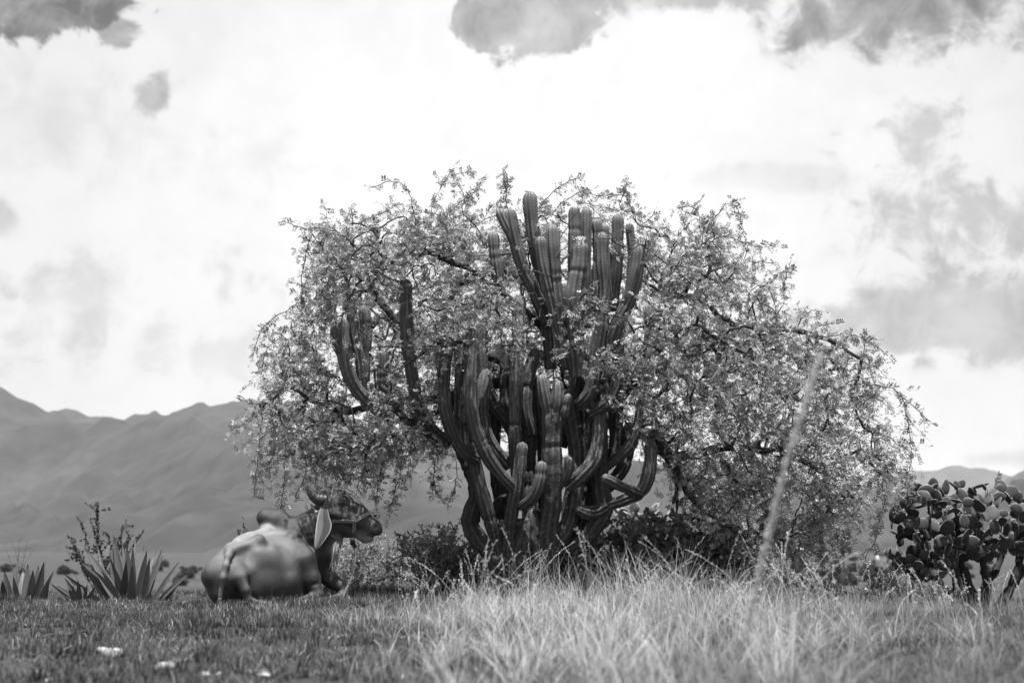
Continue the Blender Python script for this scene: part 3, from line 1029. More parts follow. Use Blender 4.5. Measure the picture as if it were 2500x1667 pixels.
# ridge of the back, hips
chain([(470, 800, -280, 42), (560, 745, -100, 45), (690, 690, 80, 48), (850, 645, 290, 70)], .05, .20)  # ridge paler than the flank, the lit top put into its tone
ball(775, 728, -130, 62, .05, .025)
ball(585, 735, 60, 55, .09, GR)
seg((770, 735, -135, 38), (490, 820, -390, 36), .085, .12)
# hollow of the flank
seg((690, 880, -390, 95), (580, 960, -520, 70), .09, None, cut=True)
# buttocks, tail
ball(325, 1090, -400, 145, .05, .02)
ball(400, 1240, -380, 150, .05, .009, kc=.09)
ball(500, 1060, -400, 140, .04, .06)
seg((290, 960, -640, 60), (325, 1230, -640, 75), .10, None, cut=True)
seg((500, 930, -660, 50), (455, 1180, -690, 55), .08, None, cut=True)
chain([(478, 790, -260, 40), (470, 840, -420, 40), (455, 890, -500, 36), (432, 980, -556, 34), (404, 1110, -580, 32), (376, 1310, -560, 26)], .03, .11, kc=.02)
# near hind leg folded forward
chain([(490, 1120, -420, 140), (600, 1110, -440, 95)], .035, .04)
chain([(585, 1120, -480, 92), (640, 1240, -510, 62), (665, 1340, -510, 48), (850, 1395, -490, 40)], .018, .025)
seg((730, 1130, -470, 60), (770, 1300, -440, 55), .05, None, cut=True)
# ribs, barely showing
for q in range(5):
    u0 = 760 + q * 75
    seg((u0, 860, -220 + q * 80, 26), (u0 + 40, 1160, -200 + q * 80, 26), .10, None)
# hump
chain([(900, 640, 380, 110), (1020, 700, 400, 150)], .05, .14)
seg((840, 590, 420, 60), (1020, 640, 400, 80), .04, .10)
chain([(848, 482, 440, 96), (960, 520, 430, 130), (1090, 650, 430, 150)], .02, .009, kc=.03)
# neck
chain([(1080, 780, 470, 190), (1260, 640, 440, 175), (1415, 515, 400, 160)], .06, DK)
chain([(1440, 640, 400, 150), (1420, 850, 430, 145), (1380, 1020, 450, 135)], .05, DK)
chain([(1560, 730, 400, 95), (1545, 880, 410, 62), (1490, 1030, 425, 55)], .03, .11, .8)
# near shoulder and foreleg
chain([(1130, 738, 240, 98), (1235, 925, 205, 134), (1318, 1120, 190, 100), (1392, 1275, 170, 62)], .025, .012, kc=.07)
chain([(1395, 1290, 165, 60), (1300, 1330, 110, 48), (1130, 1375, 70, 42)], .02, .03)
# far foreleg
chain([(1400, 1040, 480, 95), (1540, 1140, 470, 74), (1690, 1240, 430, 54)], .04, .03)
chain([(1690, 1245, 430, 52), (1620, 1310, 330, 44), (1560, 1330, 260, 42)], .02, .05)
# head
chain([(1560, 362, 390, 162), (1790, 472, 380, 126), (1950, 588, 375, 90)], .04, .022, .72)
ball(1480, 300, 395, 105, .05, .045, .8)
ball(1625, 318, 390, 124, .04, .035, .7)
chain([(1590, 540, 390, 112), (1720, 598, 385, 88), (1850, 632, 380, 62)], .04, .025, .68)
ball(1978, 590, 375, 84, .025, .03, .85)
seg((1890, 640, 375, 52), (2020, 622, 372, 44), .03, .04, .9)
ball(1960, 565, 345, 38, .03, .05, .9)
seg((1868, 684, 375, 16), (2010, 692, 300, 16), .012, .01, cut=True)
seg((1868, 684, 300, 16), (2010, 692, 380, 16), .012, .01, cut=True)
chain([(1830, 676, 375, 46), (1890, 708, 375, 44), (1945, 714, 375, 27)], .015, .16, .85)
ball(1640, 312, 325, 44, .04, .02)
ball(1668, 356, 280, 24, .02, .015, cut=True)
ball(1760, 420, 285, 36, .06, None, cut=True)
ball(2003, 580, 298, 30, .012, None, cut=True)
seg((1560, 440, 300, 45), (1800, 540, 305, 30), .05, .02)

def skin(u, v, d_lo=-200, d_hi=600, lift=0.0):
    """first point of the hide met when looking along the ray at (u, v)"""
    for d in np.arange(d_lo, d_hi, 3.0):
        p = bp(u, v, d)
        i = ((p - lo) / H).astype(int)
        if (i >= 0).all() and (i < SD.shape).all() and SD[tuple(i)] < 0:
            return bp(u, v, d - 3 - lift)
    return bp(u, v, 380)


def groove(uv, r, out, k, d_lo=-760):
    """shallow crease drawn along the hide"""
    P = []
    r, out = float(r), r * (1 - out)
    for u, v, _ in catmull(np.array([(a, b, 0.) for a, b in uv]), 14.):
        for d in np.arange(d_lo, 600, 4.0):
            p = bp(u, v, d)
            i = ((p - lo) / H).astype(int)
            if (i >= 0).all() and (i < SD.shape).all() and SD[tuple(i)] < 0:
                break
        P.append((u, v, d - out, r))
    for a, b in zip(P[:-1], P[1:]):
        seg(a, b, .004, None, cut=True)


seg((1055, 800, -35, 40), (1120, 1010, -40, 40), .10, None, cut=True)
for q in range(4):                                                                          # folds below the hump
    groove([(800 + q * 14, 590 + q * 16), (900 + q * 10, 606 + q * 18), (1010 + q * 8, 640 + q * 18)], 9, .5, .012)
for q in range(5):                                                                          # wrinkles of the neck
    groove([(1165 + q * 42, 520 - q * 24), (1200 + q * 40, 600 - q * 16), (1250 + q * 36, 700 - q * 10)], 16, .2, .014, -100)
groove([(1330, 1180), (1400, 1170), (1440, 1200)], 9, .5, .012, -100)
# uneven muscle and loose skin
X, Y, Z = np.meshgrid(*gxs, indexing='ij', sparse=True)
SD += (.0026 * np.sin(11 * X + 5 * Y + 3 * np.sin(7 * Z)) * np.sin(9 * Z + 6 * X + 1.3 + 2 * np.sin(5 * Y)) * np.clip((1.05 - Z), 0, 1)
       + .0018 * np.sin(27 * X - 17 * Y) * np.sin(31 * Z + 13 * X)).astype(np.float32)


def surface_nets(Fv, origin, h):
    ins = Fv < 0
    sh = tuple(s - 1 for s in Fv.shape)
    cs = [(i, j, k) for i in (0, 1) for j in (0, 1) for k in (0, 1)]

    def sl(c):
        return tuple(slice(c[a], c[a] + sh[a]) for a in range(3))
    tot = np.zeros(sh, np.int8)
    for c in cs:
        tot += ins[sl(c)]
    mask = (tot > 0) & (tot < 8)
    I = np.argwhere(mask)
    pos = np.zeros((len(I), 3))
    cn = np.zeros(len(I))
    for c in cs:
        for ax in range(3):
            if c[ax] == 1:
                continue
            e = list(c)
            e[ax] = 1
            f0 = Fv[I[:, 0] + c[0], I[:, 1] + c[1], I[:, 2] + c[2]]
            f1 = Fv[I[:, 0] + e[0], I[:, 1] + e[1], I[:, 2] + e[2]]
            cr = (f0 < 0) != (f1 < 0)
            t = np.where(cr, f0 / (f0 - f1 + 1e-12), 0)
            p = np.repeat(np.array(c, float)[None], len(I), 0)
            p[:, ax] = t
            pos += p * cr[:, None]
            cn += cr
    V = (I + pos / cn[:, None]) * h + origin
    id_ = np.full(sh, -1, np.int32)
    id_[mask] = np.arange(len(I))
    Qs = []
    for ax in range(3):
        b, c = (ax + 1) % 3, (ax + 2) % 3
        s0 = [slice(1, -1)] * 3
        s0[ax] = slice(0, -1)
        s1 = list(s0)
        s1[ax] = slice(1, None)
        f0, f1 = ins[tuple(s0)], ins[tuple(s1)]
        for flip in (0, 1):
            E = np.argwhere((f0 & ~f1) if not flip else (~f0 & f1))
            G = E.copy()
            G[:, b] += 1
            G[:, c] += 1
            q = []
            for db, dc in ((-1, -1), (0, -1), (0, 0), (-1, 0)):
                J = G.copy()
                J[:, b] += db
                J[:, c] += dc
                q.append(id_[J[:, 0], J[:, 1], J[:, 2]])
            q = np.stack(q, 1)
            Qs.append(q[:, ::-1] if flip else q)
    Q = np.vstack(Qs)
    return V, Q[(Q >= 0).all(1)], I


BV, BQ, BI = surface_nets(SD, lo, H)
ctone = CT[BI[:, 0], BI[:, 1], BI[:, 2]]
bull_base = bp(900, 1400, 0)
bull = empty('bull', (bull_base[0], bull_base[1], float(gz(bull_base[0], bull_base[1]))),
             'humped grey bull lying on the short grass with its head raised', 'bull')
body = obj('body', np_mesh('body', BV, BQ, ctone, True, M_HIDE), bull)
sm = body.modifiers.new('smooth', 'CORRECTIVE_SMOOTH')
sm.iterations = 9
sm.use_only_smooth = True


# horns
for kind_, pts in (('near', [(1478, 300, 345, 60), (1385, 288, 310, 58), (1335, 245, 295, 50), (1300, 195, 295, 34), (1268, 130, 305, 5)]),
                   ('far', [(1478, 290, 440, 58), (1400, 285, 490, 54), (1350, 245, 510, 46), (1322, 205, 520, 30), (1300, 160, 525, 5)])):
    P = np.array([np.append(bp(*p[:3]), br(p[3])) for p in pts])
    C = catmull(P, .01)
    V, Q = tube(C[:, :3], C[:, 3] * (1 + .04 * np.sin(np.arange(len(C)) * 1.7)), 14)
    obj('horn', np_mesh('horn', V, Q, None, True, M_HORN), bull)


# ears: cupped leaf shapes with thickness
def ear(L, R, dep, cup, fold):
    n, m = 22, 11
    t = np.linspace(0, 1, n)
    Ls, Rs = catmull(np.array([(a, b, 0.) for a, b in L]), 8.), catmull(np.array([(a, b, 0.) for a, b in R]), 8.)
    pick = lambda C: np.stack([np.interp(t, np.linspace(0, 1, len(C)), C[:, i]) for i in range(2)], 1)
    Ls, Rs = pick(Ls), pick(Rs)
    s = np.linspace(-1, 1, m)
    out = []
    for side in (0, 1):
        G = np.zeros((n, m, 3))
        for i in range(n):
            for j in range(m):
                w = (s[j] + 1) / 2
                uv = Ls[i] * (1 - w) + Rs[i] * w
                env = math.sin(math.pi * min(1, .12 + .88 * t[i])) ** .6
                dd = dep[0] + (dep[1] - dep[0]) * t[i] + cup * env * (1 - s[j] ** 2) + fold * s[j] * env + (10 * (1 - abs(s[j]) ** 3) if side else 0)
                G[i, j] = bp(uv[0], uv[1], dd)
        out.append(G)
    A, B = out
    I = np.arange(n * m).reshape(n, m)
    Q1 = np.stack([I[:-1, :-1], I[1:, :-1], I[1:, 1:], I[:-1, 1:]], -1).reshape(-1, 4)
    Q2 = Q1[:, ::-1] + n * m
    rim = np.concatenate([I[:, 0], I[-1, 1:], I[::-1, -1][1:], I[0, ::-1][1:-1]])
    rn = np.roll(rim, -1)
    Q3 = np.stack([rim, rn, rn + n * m, rim + n * m], 1)
    return np.vstack([A.reshape(-1, 3), B.reshape(-1, 3)]), np.vstack([Q1, Q2, Q3]), m, n


EL = [(1425, 372), (1392, 470), (1372, 600), (1360, 720), (1362, 790), (1388, 815)]
ER = [(1492, 380), (1512, 470), (1536, 555), (1515, 640), (1440, 750), (1390, 815)]
V, Q, m_, n_ = ear(EL, ER, (205, 195), -16, -22)
s_ = np.tile(np.linspace(-1, 1, m_), n_)
et = np.where(s_ < -.1, .16, .05) + .03 * np.abs(s_)  # lit flap and shaded inner half put into the ear's tone
obj('ear', np_mesh('ear', V, Q, np.tile(et, 2), True, M_HIDE), bull)
V, Q, m_, n_ = ear(EL, ER, (560, 575), -42, 16)
obj('ear', np_mesh('ear', V, Q, np.tile(et, 2), True, M_HIDE), bull)
# closed eye: dark lid line and lash ridge
P = np.array([skin(u, v, lift=1) for u, v in ((1618, 338), (1645, 352), (1675, 357), (1705, 348))])
V, Q = tube(catmull(P, .006), .006, 6)
obj('eye', np_mesh('eye', V, Q, None, True, M_EYE), bull)
P = np.array([skin(u, v, lift=3) for u, v in ((1600, 322), (1640, 322), (1685, 332), (1718, 350))])
V, Q = tube(catmull(P, .006), [.007] * len(catmull(P, .006)), 6)
obj('eyelid', np_mesh('eyelid', V, Q, np.full(len(V), .05), True, M_HIDE), bull)
for hu, hv, hd, tu, tv_, td in ((1565, 1328, 262, 1515, 1352, 215), (850, 1400, -480, 930, 1412, -480), (1130, 1375, 70, 1060, 1395, 50)):
    a, b = bp(hu, hv, hd), bp(tu, tv_, td)
    ts = np.linspace(0, 1, 7)
    C = a + (b - a) * ts[:, None]
    V, Q = tube(C, br(44) * np.array([.9, 1.0, 1.05, 1.1, 1.12, 1.1, .75]), 12)
    obj('hoof', np_mesh('hoof', V, Q, None, True, M_HOOF), bull)
# tail brush
P = np.array([bp(372, 1320, -592), bp(368, 1370, -600), bp(385, 1405, -610)])
V, Q = tube(catmull(P, .012), .02, 8)
obj('tail_brush', np_mesh('tail_brush', V, Q, np.full(len(V), .03), True, M_HIDE), bull)
# long pale hair on the dewlap
hr = np.random.default_rng(3)
hv_, hq_, ht_ = [], [], []
for k in range(420):
    v0 = hr.uniform(720, 1010)
    f = (v0 - 700) / 330
    u0 = hr.uniform(1560, 1650 - 95 * f)
    p0 = skin(u0, v0, 200, 520, 0)
    L = hr.uniform(.05, .13)
    d = np.array((hr.normal(-.10, .12), hr.normal(-.12, .1), -1.0))
    p1 = p0 + d * L * .5 + np.array((0, -.008, 0))
    p2 = p0 + d * L + np.array((hr.normal(0, .01), 0, 0))
    w = np.array((.0022, 0, 0))
    b = len(hv_)
    hv_ += [p0 - w, p0 + w, p1 + w, p1 - w, p2 + w * .3, p2 - w * .3]
    hq_ += [(b, b + 1, b + 2, b + 3), (b + 3, b + 2, b + 4, b + 5)]
    ht_ += [hr.uniform(.10, .30)] * 6
o = obj('dewlap_hair', np_mesh('dewlap_hair', np.array(hv_), np.array(hq_), np.array(ht_), False, M_HIDE), bull)
o['kind'] = 'stuff'


# ---- rope halter on the head, with its lead
def twisted(P, r, turns=90):
    """a laid rope: a tube whose surface has the spiral of two strands"""
    C = catmull(P, .006)
    T, N, B = frames(C)
    S = np.concatenate([[0], np.cumsum(np.linalg.norm(np.diff(C, axis=0), axis=1))])
    K = 10
    a = np.linspace(0, 2 * math.pi, K, endpoint=False)
    rr = r * (1 + .22 * np.cos(2 * (a[None] - S[:, None] * turns)))
    V = C[:, None] + rr[..., None] * (np.cos(a)[None, :, None] * N[:, None] + np.sin(a)[None, :, None] * B[:, None])
    V = np.concatenate([np.repeat(C[:1], K, 0)[None], V, np.repeat(C[-1:], K, 0)[None]])
    n = len(V)
    i = np.arange(n - 1)[:, None] * K
    j = np.arange(K)[None]
    return V.reshape(-1, 3), np.stack([i + j, i + (j + 1) % K, i + K + (j + 1) % K, i + K + j], -1).reshape(-1, 4)


hb = bp(1780, 520, 290)
halter = empty('rope_halter', tuple(hb), 'pale rope halter with knots and a lead on the head of the bull', 'halter')


def rope(name, uv, r=.0075, lift=4, mat=None, raw=False):
    P = np.array([bp(*p) if len(p) == 3 else skin(p[0], p[1], lift=lift) for p in uv])
    V, Q = twisted(P, r)
    return obj(name, np_mesh(name, V, Q, None, True, mat or M_ROPE), halter)


rope('cheek_rope', [(1530, 512), (1600, 508), (1690, 511), (1775, 516)])
rope('cheek_rope', [(1530, 530), (1610, 527), (1690, 529), (1770, 530)])
rope('nose_band', [(1790, 508), (1845, 468), (1900, 440), (1925, 430, 330), (1930, 418, 370)])
rope('nose_band', [(1795, 525), (1850, 488), (1905, 458), (1940, 442, 330), (1948, 430, 370)])
rope('jaw_rope', [(1765, 540), (1760, 620), (1745, 690), (1740, 725, 340)])
rope('jaw_rope', [(1785, 545), (1782, 620), (1768, 690), (1762, 728, 340)])
rope('crown_rope', [(1565, 165, 385), (1545, 205), (1530, 260), (1505, 310)])
rope('face_rope', [(1600, 190, 350), (1690, 205, 340), (1760, 250, 340), (1830, 315, 345), (1900, 385, 345), (1985, 462, 350)], .006)
rope('neck_rope', [(1322, 345, 330), (1345, 385), (1385, 432)], .011)
rope('lead_rope', [(1752, 735, 335), (1780, 790, 320), (1788, 860, 300), (1780, 960, 280), (1755, 1080, 250), (1700, 1210, 190), (1650, 1330, 120), (1630, 1415, 90)], .0085, mat=M_STICK)
for (u, v, d, r, mt) in ((1782, 518, None, .016, M_ROPE), (1568, 158, 385, .017, M_ROPE), (1755, 745, 330, .022, M_ROPED), (1775, 780, 322, .018, M_ROPED),
                         (1990, 466, 350, .012, M_ROPED), (1548, 680, None, .014, M_ROPED)):
    c = skin(u, v, lift=6) if d is None else bp(u, v, d)
    th = np.linspace(0, 2 * math.pi * 2, 40)
    P = c + np.stack([np.cos(th) * r * (.6 + .3 * np.cos(th * 1.5)), np.sin(th * 1.5) * r * .5, np.sin(th) * r * (.6 + .3 * np.cos(th * 1.5))], 1)
    V, Q = tube(P, r * .42, 7)
    obj('knot', np_mesh('knot', V, Q, None, True, mt), halter)
th = np.linspace(0, 2 * math.pi, 25)
c = bp(2018, 472, 348)
P = c + np.stack([np.cos(th) * .015, np.sin(th) * .008, np.sin(th) * .015], 1)
V, Q = tube(P, .0045, 8)
obj('ring', np_mesh('ring', V, Q, None, True, M_RING), halter)


# ------------------------------------------------------------------ prickly pears
def pad_mesh(name, seed, rim=.24, face=.05):
    rng = np.random.default_rng(seed)
    n, m = 9, 12
    V, tn = [], []
    for i in range(n):
        t = i / (n - 1)
        prof = math.sin(math.pi * t ** .82) ** .62 if 0 < t < 1 else .0
        w = .40 * prof + (.05 if t < .05 else 0)
        for j in range(m):
            a = 2 * math.pi * j / m
            ca, sa = math.cos(a), math.sin(a)
            V.append((w * ca * (1 + .04 * rng.normal()), .075 * (prof ** .6) * sa, t))
            edge = abs(ca) > .9 or t > .93  # spiny edge, with the backlight on its spines painted into the rim tone
            tn.append((rim if edge else face) * rng.uniform(.85, 1.15))
    I = np.arange(n * m).reshape(n, m)
    Q = np.stack([I[:-1], np.roll(I, -1, 1)[:-1], np.roll(I, -1, 1)[1:], I[1:]], -1).reshape(-1, 4)
    V = np.array(V)
    V[:, 0] += .03 * rng.normal() * np.sin(V[:, 2] * 3)
    V[:, 1] += .05 * rng.normal() * V[:, 2] ** 2
    return np_mesh(name, V, Q, np.array(tn), True, M_PAD)


PADS = [pad_mesh('pad', s) for s in range(5)]
PADS_PALE = [pad_mesh('pad', s + 20, .36, .2) for s in range(3)]  # paler copies for the second cactus, its sunlight put into the tone
fr = []
for i in range(5):
    t = i / 4
    w = .5 * [0.35, .85, 1., .95, .5][i]
    fr += [(w * math.cos(a), w * math.sin(a), t * 1.7) for a in np.linspace(0, 2 * math.pi, 8, endpoint=False)]
I = np.arange(40).reshape(5, 8)
fq = np.stack([I[:-1], np.roll(I, -1, 1)[:-1], np.roll(I, -1, 1)[1:], I[1:]], -1).reshape(-1, 4)
FRUIT = np_mesh('fruit', np.array(fr), fq, np.full(40, .2), True, M_PAD)


def basis(axis, nrm):
    z = norm(axis)
    y = norm(nrm - z * np.dot(nrm, z))
    x = np.cross(y, z)
    return x, y, z


from mathutils import Matrix


def place_pad(me, root, p, x, y, z, L):
    o = bpy.data.objects.new('pad', me)
    link(o, root)
    R = Matrix(((x[0], y[0], z[0]), (x[1], y[1], z[1]), (x[2], y[2], z[2])))
    o.rotation_euler = R.to_euler()
    o.scale = (L, L, L)
    o.location = Vector(p) - root.location
    return o


def grow_pads(root, starts, inside, maxn, L0, meshes, rng, fruit=.3, mind=.55, minpx=None):
    placed = []
    queue = [(np.array(p), norm(np.array(a)), 0) for p, a in starts]
    qi = 0
    while qi < len(queue) and len(placed) < maxn:
        j_ = qi + int(rng.integers(min(len(queue) - qi, 60)))
        queue[qi], queue[j_] = queue[j_], queue[qi]
        p, a, gen = queue[qi]
        qi += 1
        L = L0 * rng.uniform(.78, 1.2) * (1 - .03 * gen)
        nrm = norm(rng.normal(0, 1, 3) + np.array((0, -1.1, 0)))
        x, y, z = basis(a, nrm)
        mid = p + z * L * .5
        if (not inside(mid) or any(np.linalg.norm(mid - q) < L * mind for q in placed)):
            continue
        placed.append(mid)
        o = place_pad(meshes[int(rng.integers(len(meshes)))], root, p - z * L * .03, x, y, z, L)
        nf = 0
        for k in range(int(rng.integers(3, 6))):
            th = rng.uniform(-1.2, 1.2)
            q = p + z * L * (.52 + .42 * math.cos(th)) + x * L * .38 * math.sin(th)
            d = norm(z * math.cos(th) + x * math.sin(th) * .8 + rng.normal(0, .35, 3) + np.array((0, 0, .25)))
            queue.append((q, d, gen + 1))
        if rng.random() < fruit and inside(mid):
            for k in range(int(rng.integers(2, 5))):
                th = rng.uniform(-.7, .7)
                f = bpy.data.objects.new('fruit', FRUIT)
                link(f, o)
                f.location = (.36 * math.sin(th), 0, .53 + .44 * math.cos(th))
                f.rotation_euler = (0, th, 0)
                f.scale = (.11, .11, .11)
    return placed


prng = np.random.default_rng(17)
PY = 15.6
pb = at(2395, 1490, PY)
pear = empty('prickly_pear_cactus', (pb[0], pb[1], float(gz(pb[0], pb[1]))),
             'dark bushy prickly pear cactus with stacked round pads standing apart from the thorn tree', 'cactus')
PLIMB = [[(2385, 1510, 0), (2370, 1440, -.05), (2345, 1370, -.1), (2320, 1310, -.1)], [(2395, 1510, 0), (2410, 1430, -.1), (2400, 1370, -.15), (2415, 1320, -.2)],
         [(2390, 1505, 0), (2345, 1450, -.15), (2330, 1400, -.25), (2290, 1380, -.3), (2235, 1385, -.35)], [(2420, 1510, 0), (2470, 1430, -.05), (2490, 1360, -.1), (2480, 1310, -.1)],
         [(2335, 1400, -.2), (2290, 1310, -.2), (2240, 1300, -.25), (2190, 1310, -.3)], [(2400, 1440, .1), (2440, 1370, .2), (2450, 1300, .3)],
         [(2370, 1440, .1), (2330, 1360, .3), (2300, 1290, .35)], [(2345, 1370, -.1), (2270, 1370, .1), (2240, 1320, .1)], [(2470, 1430, .0), (2530, 1350, .0), (2560, 1280, .0)],
         [(2345, 1450, -.1), (2300, 1440, -.3), (2285, 1450, -.4)]]
starts = []
for L in PLIMB:
    P = np.array([at(a, b, PY + c) for a, b, c in L])
    P[0, 2] = min(P[0, 2], float(gz(P[0, 0], P[0, 1])) - .03) if L[0][1] > 1490 else P[0, 2]
    C = catmull(P, .03) + prng.normal(0, .004, (len(catmull(P, .03)), 3))
    R = np.linspace(.062 if L[0][1] > 1490 else .045, .032, len(C)) * (1 + .12 * np.sin(np.arange(len(C)) * .9))
    V, Q = tube(C, R, 9)
    obj('trunk', np_mesh('trunk', V, Q, None, True, M_PWOOD), pear)
    starts.append((C[-1], C[-1] - C[-3]))
    for k in range(5):
        i = int(len(C) * prng.uniform(.5, .98))
        starts.append((C[i], norm(prng.normal(0, .6, 3) + np.array((0, -.2, .7)))))


def in_pear(p):
    c = at(2395, 1300, PY)
    e = (p - c) / np.array((1.05, .62, .66))
    if p[2] < c[2]:
        e[2] *= 1.15
    low = (p - at(2225, 1385, PY - .3)) / np.array((.30, .3, .22))
    cut = at(2545, 1300, PY)[0]
    return p[0] < cut and p[1] < PY + .3 and (.30 < e @ e < 1 or low @ low < 1) and p[2] > float(gz(p[0], p[1])) + .1


lims = [catmull(np.array([at(a, b, PY + c) for a, b, c in L]), .06) for L in PLIMB]
lims = np.vstack([l[len(l) // 2:] for l in lims])
PPOLY = np.array([(2163, 1302), (2172, 1262), (2195, 1225), (2215, 1203), (2245, 1195), (2262, 1174), (2300, 1187), (2325, 1170), (2360, 1182), (2400, 1187), (2440, 1177),
                  (2460, 1207), (2500, 1215), (2550, 1225), (2550, 1370), (2480, 1362), (2400, 1368), (2330, 1375), (2300, 1440), (2240, 1440), (2172, 1388), (2168, 1365), (2240, 1342), (2195, 1322)], float)
TG = prng.uniform((2160, 1165), (2550, 1425), (5200, 2))
TG = TG[inpoly(TG, PPOLY)]
ed = edgedist(TG, PPOLY)
half = .16 + .55 * np.sqrt(np.clip(1 - (1 - np.clip(ed / 90, 0, 1)) ** 2, 0, 1))
dep = np.where(prng.random(len(TG)) < .7, -half * prng.uniform(.6, 1.0, len(TG)), prng.uniform(-.6, .35, len(TG)) * half)
TG = np.array([at(x, y, PY + d) for (x, y), d in zip(TG, dep)])
for k in range(26):                                        # inner branches carrying the outer pads
    ins_ = np.flatnonzero((ed > 26) & (dep > -.3))
    e = TG[ins_[int(prng.integers(len(ins_)))]]
    a = lims[np.linalg.norm(lims - e, axis=1).argmin()]
    C = catmull(np.array([a, (a + e) / 2 + prng.normal(0, .03, 3), e]), .04)
    V, Q = tube(C, np.linspace(.032, .022, len(C)) * (1 + .15 * np.sin(np.arange(len(C)) * 1.3)), 8)
    obj('branch', np_mesh('branch', V, Q, None, True, M_PWOOD), pear)
    starts.append((e, norm(e - a) + np.array((0, -.2, .5))))
    starts.append((C[len(C) // 2], norm(prng.normal(0, .6, 3) + np.array((0, -.4, .6)))))
order_ = prng.permutation(len(starts))
starts = [starts[i] for i in order_]
have = [p for p, _ in starts] + list(lims)
order_ = np.concatenate([prng.permutation(len(TG)) for _ in range(3)])
npads = 0
centres = []
for oi in order_:
    if npads >= 300:
        break
    t = TG[oi]
    D = np.linalg.norm(np.array(have) - t, axis=1)
    k = int(D.argmin())
    if not .045 < D[k] < .24 or (centres and np.linalg.norm(np.array(centres) - t, axis=1).min() < .104):
        continue
    L = .158 * prng.uniform(.65, 1.25)
    b_ = have[k] + (t - have[k]) * .12
    ax = norm(norm(t - b_) * np.array((1, .7, 1)) + np.array((0, -.05, .6)))
    if D[k] > .20:                                     # stalk pad in between
        b_ = t - ax * L * .5
    nrm = norm(prng.normal(0, .9, 3) * np.array((1, 1, .3)) + np.array((0, -.9, .1)))
    x_, y_, z_ = basis(ax, nrm)
    o = place_pad(PADS[int(prng.integers(5))], pear, b_, x_, y_, z_, L)
    c_ = b_ + z_ * L * .5
    centres.append(c_)
    have.append(b_ + z_ * L * .9)
    npads += 1
    if prng.random() < .16:
        for q in range(int(prng.integers(2, 5))):
            th = prng.uniform(-.7, .7)
            f = bpy.data.objects.new('fruit', FRUIT)
            link(f, o)
            f.location = (.36 * math.sin(th), 0, .53 + .44 * math.cos(th))
            f.rotation_euler = (0, th, 0)
            f.scale = (.11, .11, .11)
pl = centres
print('pads', len(pl))

P2Y = 17.3
pb2 = at(1535, 1440, P2Y)
pear2 = empty('prickly_pear_cactus', (pb2[0], pb2[1], float(gz(pb2[0], pb2[1]))),
              'pale sunlit prickly pear cactus half hidden behind the foot of the branching cactus', 'cactus')
st2 = []
for (a, b) in ((1490, 1390), (1520, 1370), (1550, 1360), (1585, 1375), (1620, 1380)):
    C = catmull(np.array([np.append(pb2[:2], gz(pb2[0], pb2[1]) - .03), at((a + 1535) / 2, b + 40, P2Y), at(a, b, P2Y)]), .05)
    V, Q = tube(C, .045, 8)
    obj('trunk', np_mesh('trunk', V, Q, None, True, M_PWOOD), pear2)
    st2.append((C[-1], C[-1] - C[-3]))


def in_pear2(p):
    e = (p - at(1545, 1320, P2Y)) / np.array((.62, .4, .50))
    return e @ e < 1


grow_pads(pear2, st2, in_pear2, 60, .20, PADS_PALE, prng, .25, .5)


# ------------------------------------------------------------------ agaves
def agave_leaf(base, tip, width, bend, tone, rng):
    n, m = 14, 10
    d = tip - base
    L = np.linalg.norm(d)
    t = np.linspace(0, 1, n)
    C = base + d * t[:, None] + np.array((0, 0, 1.)) * (bend * L * np.sin(math.pi * t))[:, None]
    T, N, B = frames(C)
    # broad side faces away from the rosette's axis: use horizontal across
    X = norm(np.cross(T, np.array((rng.normal(0, .25), -1., .3 + rng.normal(0, .2)))))
    Nn = norm(np.cross(X, T))
    w = width * np.where(t < .25, .75 + t, 1.0 - (np.clip(t - .25, 0, 1) / .75) ** 1.7) * .5 + .0012
    a = np.linspace(0, 2 * math.pi, m, endpoint=False)
    ca, sa = np.cos(a), np.sin(a)
    chan = .45 * (ca ** 2)                               # channelled: edges lift towards the viewer
    V = C[:, None] + (w[:, None] * ca[None])[..., None] * X[:, None] + (w[:, None] * (chan - .15 + .13 * sa)[None])[..., None] * Nn[:, None]
    V = np.concatenate([np.repeat(C[:1], m, 0)[None], V, np.repeat(C[-1:], m, 0)[None]])
    n2 = len(V)
    I = np.arange(n2 * m).reshape(n2, m)
    Q = np.stack([I[:-1], np.roll(I, -1, 1)[:-1], np.roll(I, -1, 1)[1:], I[1:]], -1).reshape(-1, 4)
    tn = np.full((n2, m), tone) * (1 + .35 * (np.abs(ca) > .93))[None]
    tn[-3:] *= .4
    return np_mesh('leaf', V.reshape(-1, 3), Q, tn.ravel(), True, M_AGAVE)


ZA = .2978
arng = np.random.default_rng(23)


def agave(root, Y, leaves, width, tones=(.05, .13)):
    for (bx, by, tx_, ty_, dd, ww) in leaves:
        b = at(bx * ZA, 1200 + by * ZA, Y + dd * .25)
        b[2] = float(gz(b[0], b[1])) - .02
        t = at(tx_ * ZA, 1200 + ty_ * ZA, Y + dd)
        obj('leaf', agave_leaf(b, t, width * ww * Y / F * ZA, arng.uniform(-.03, .06), arng.uniform(*tones), arng), root)


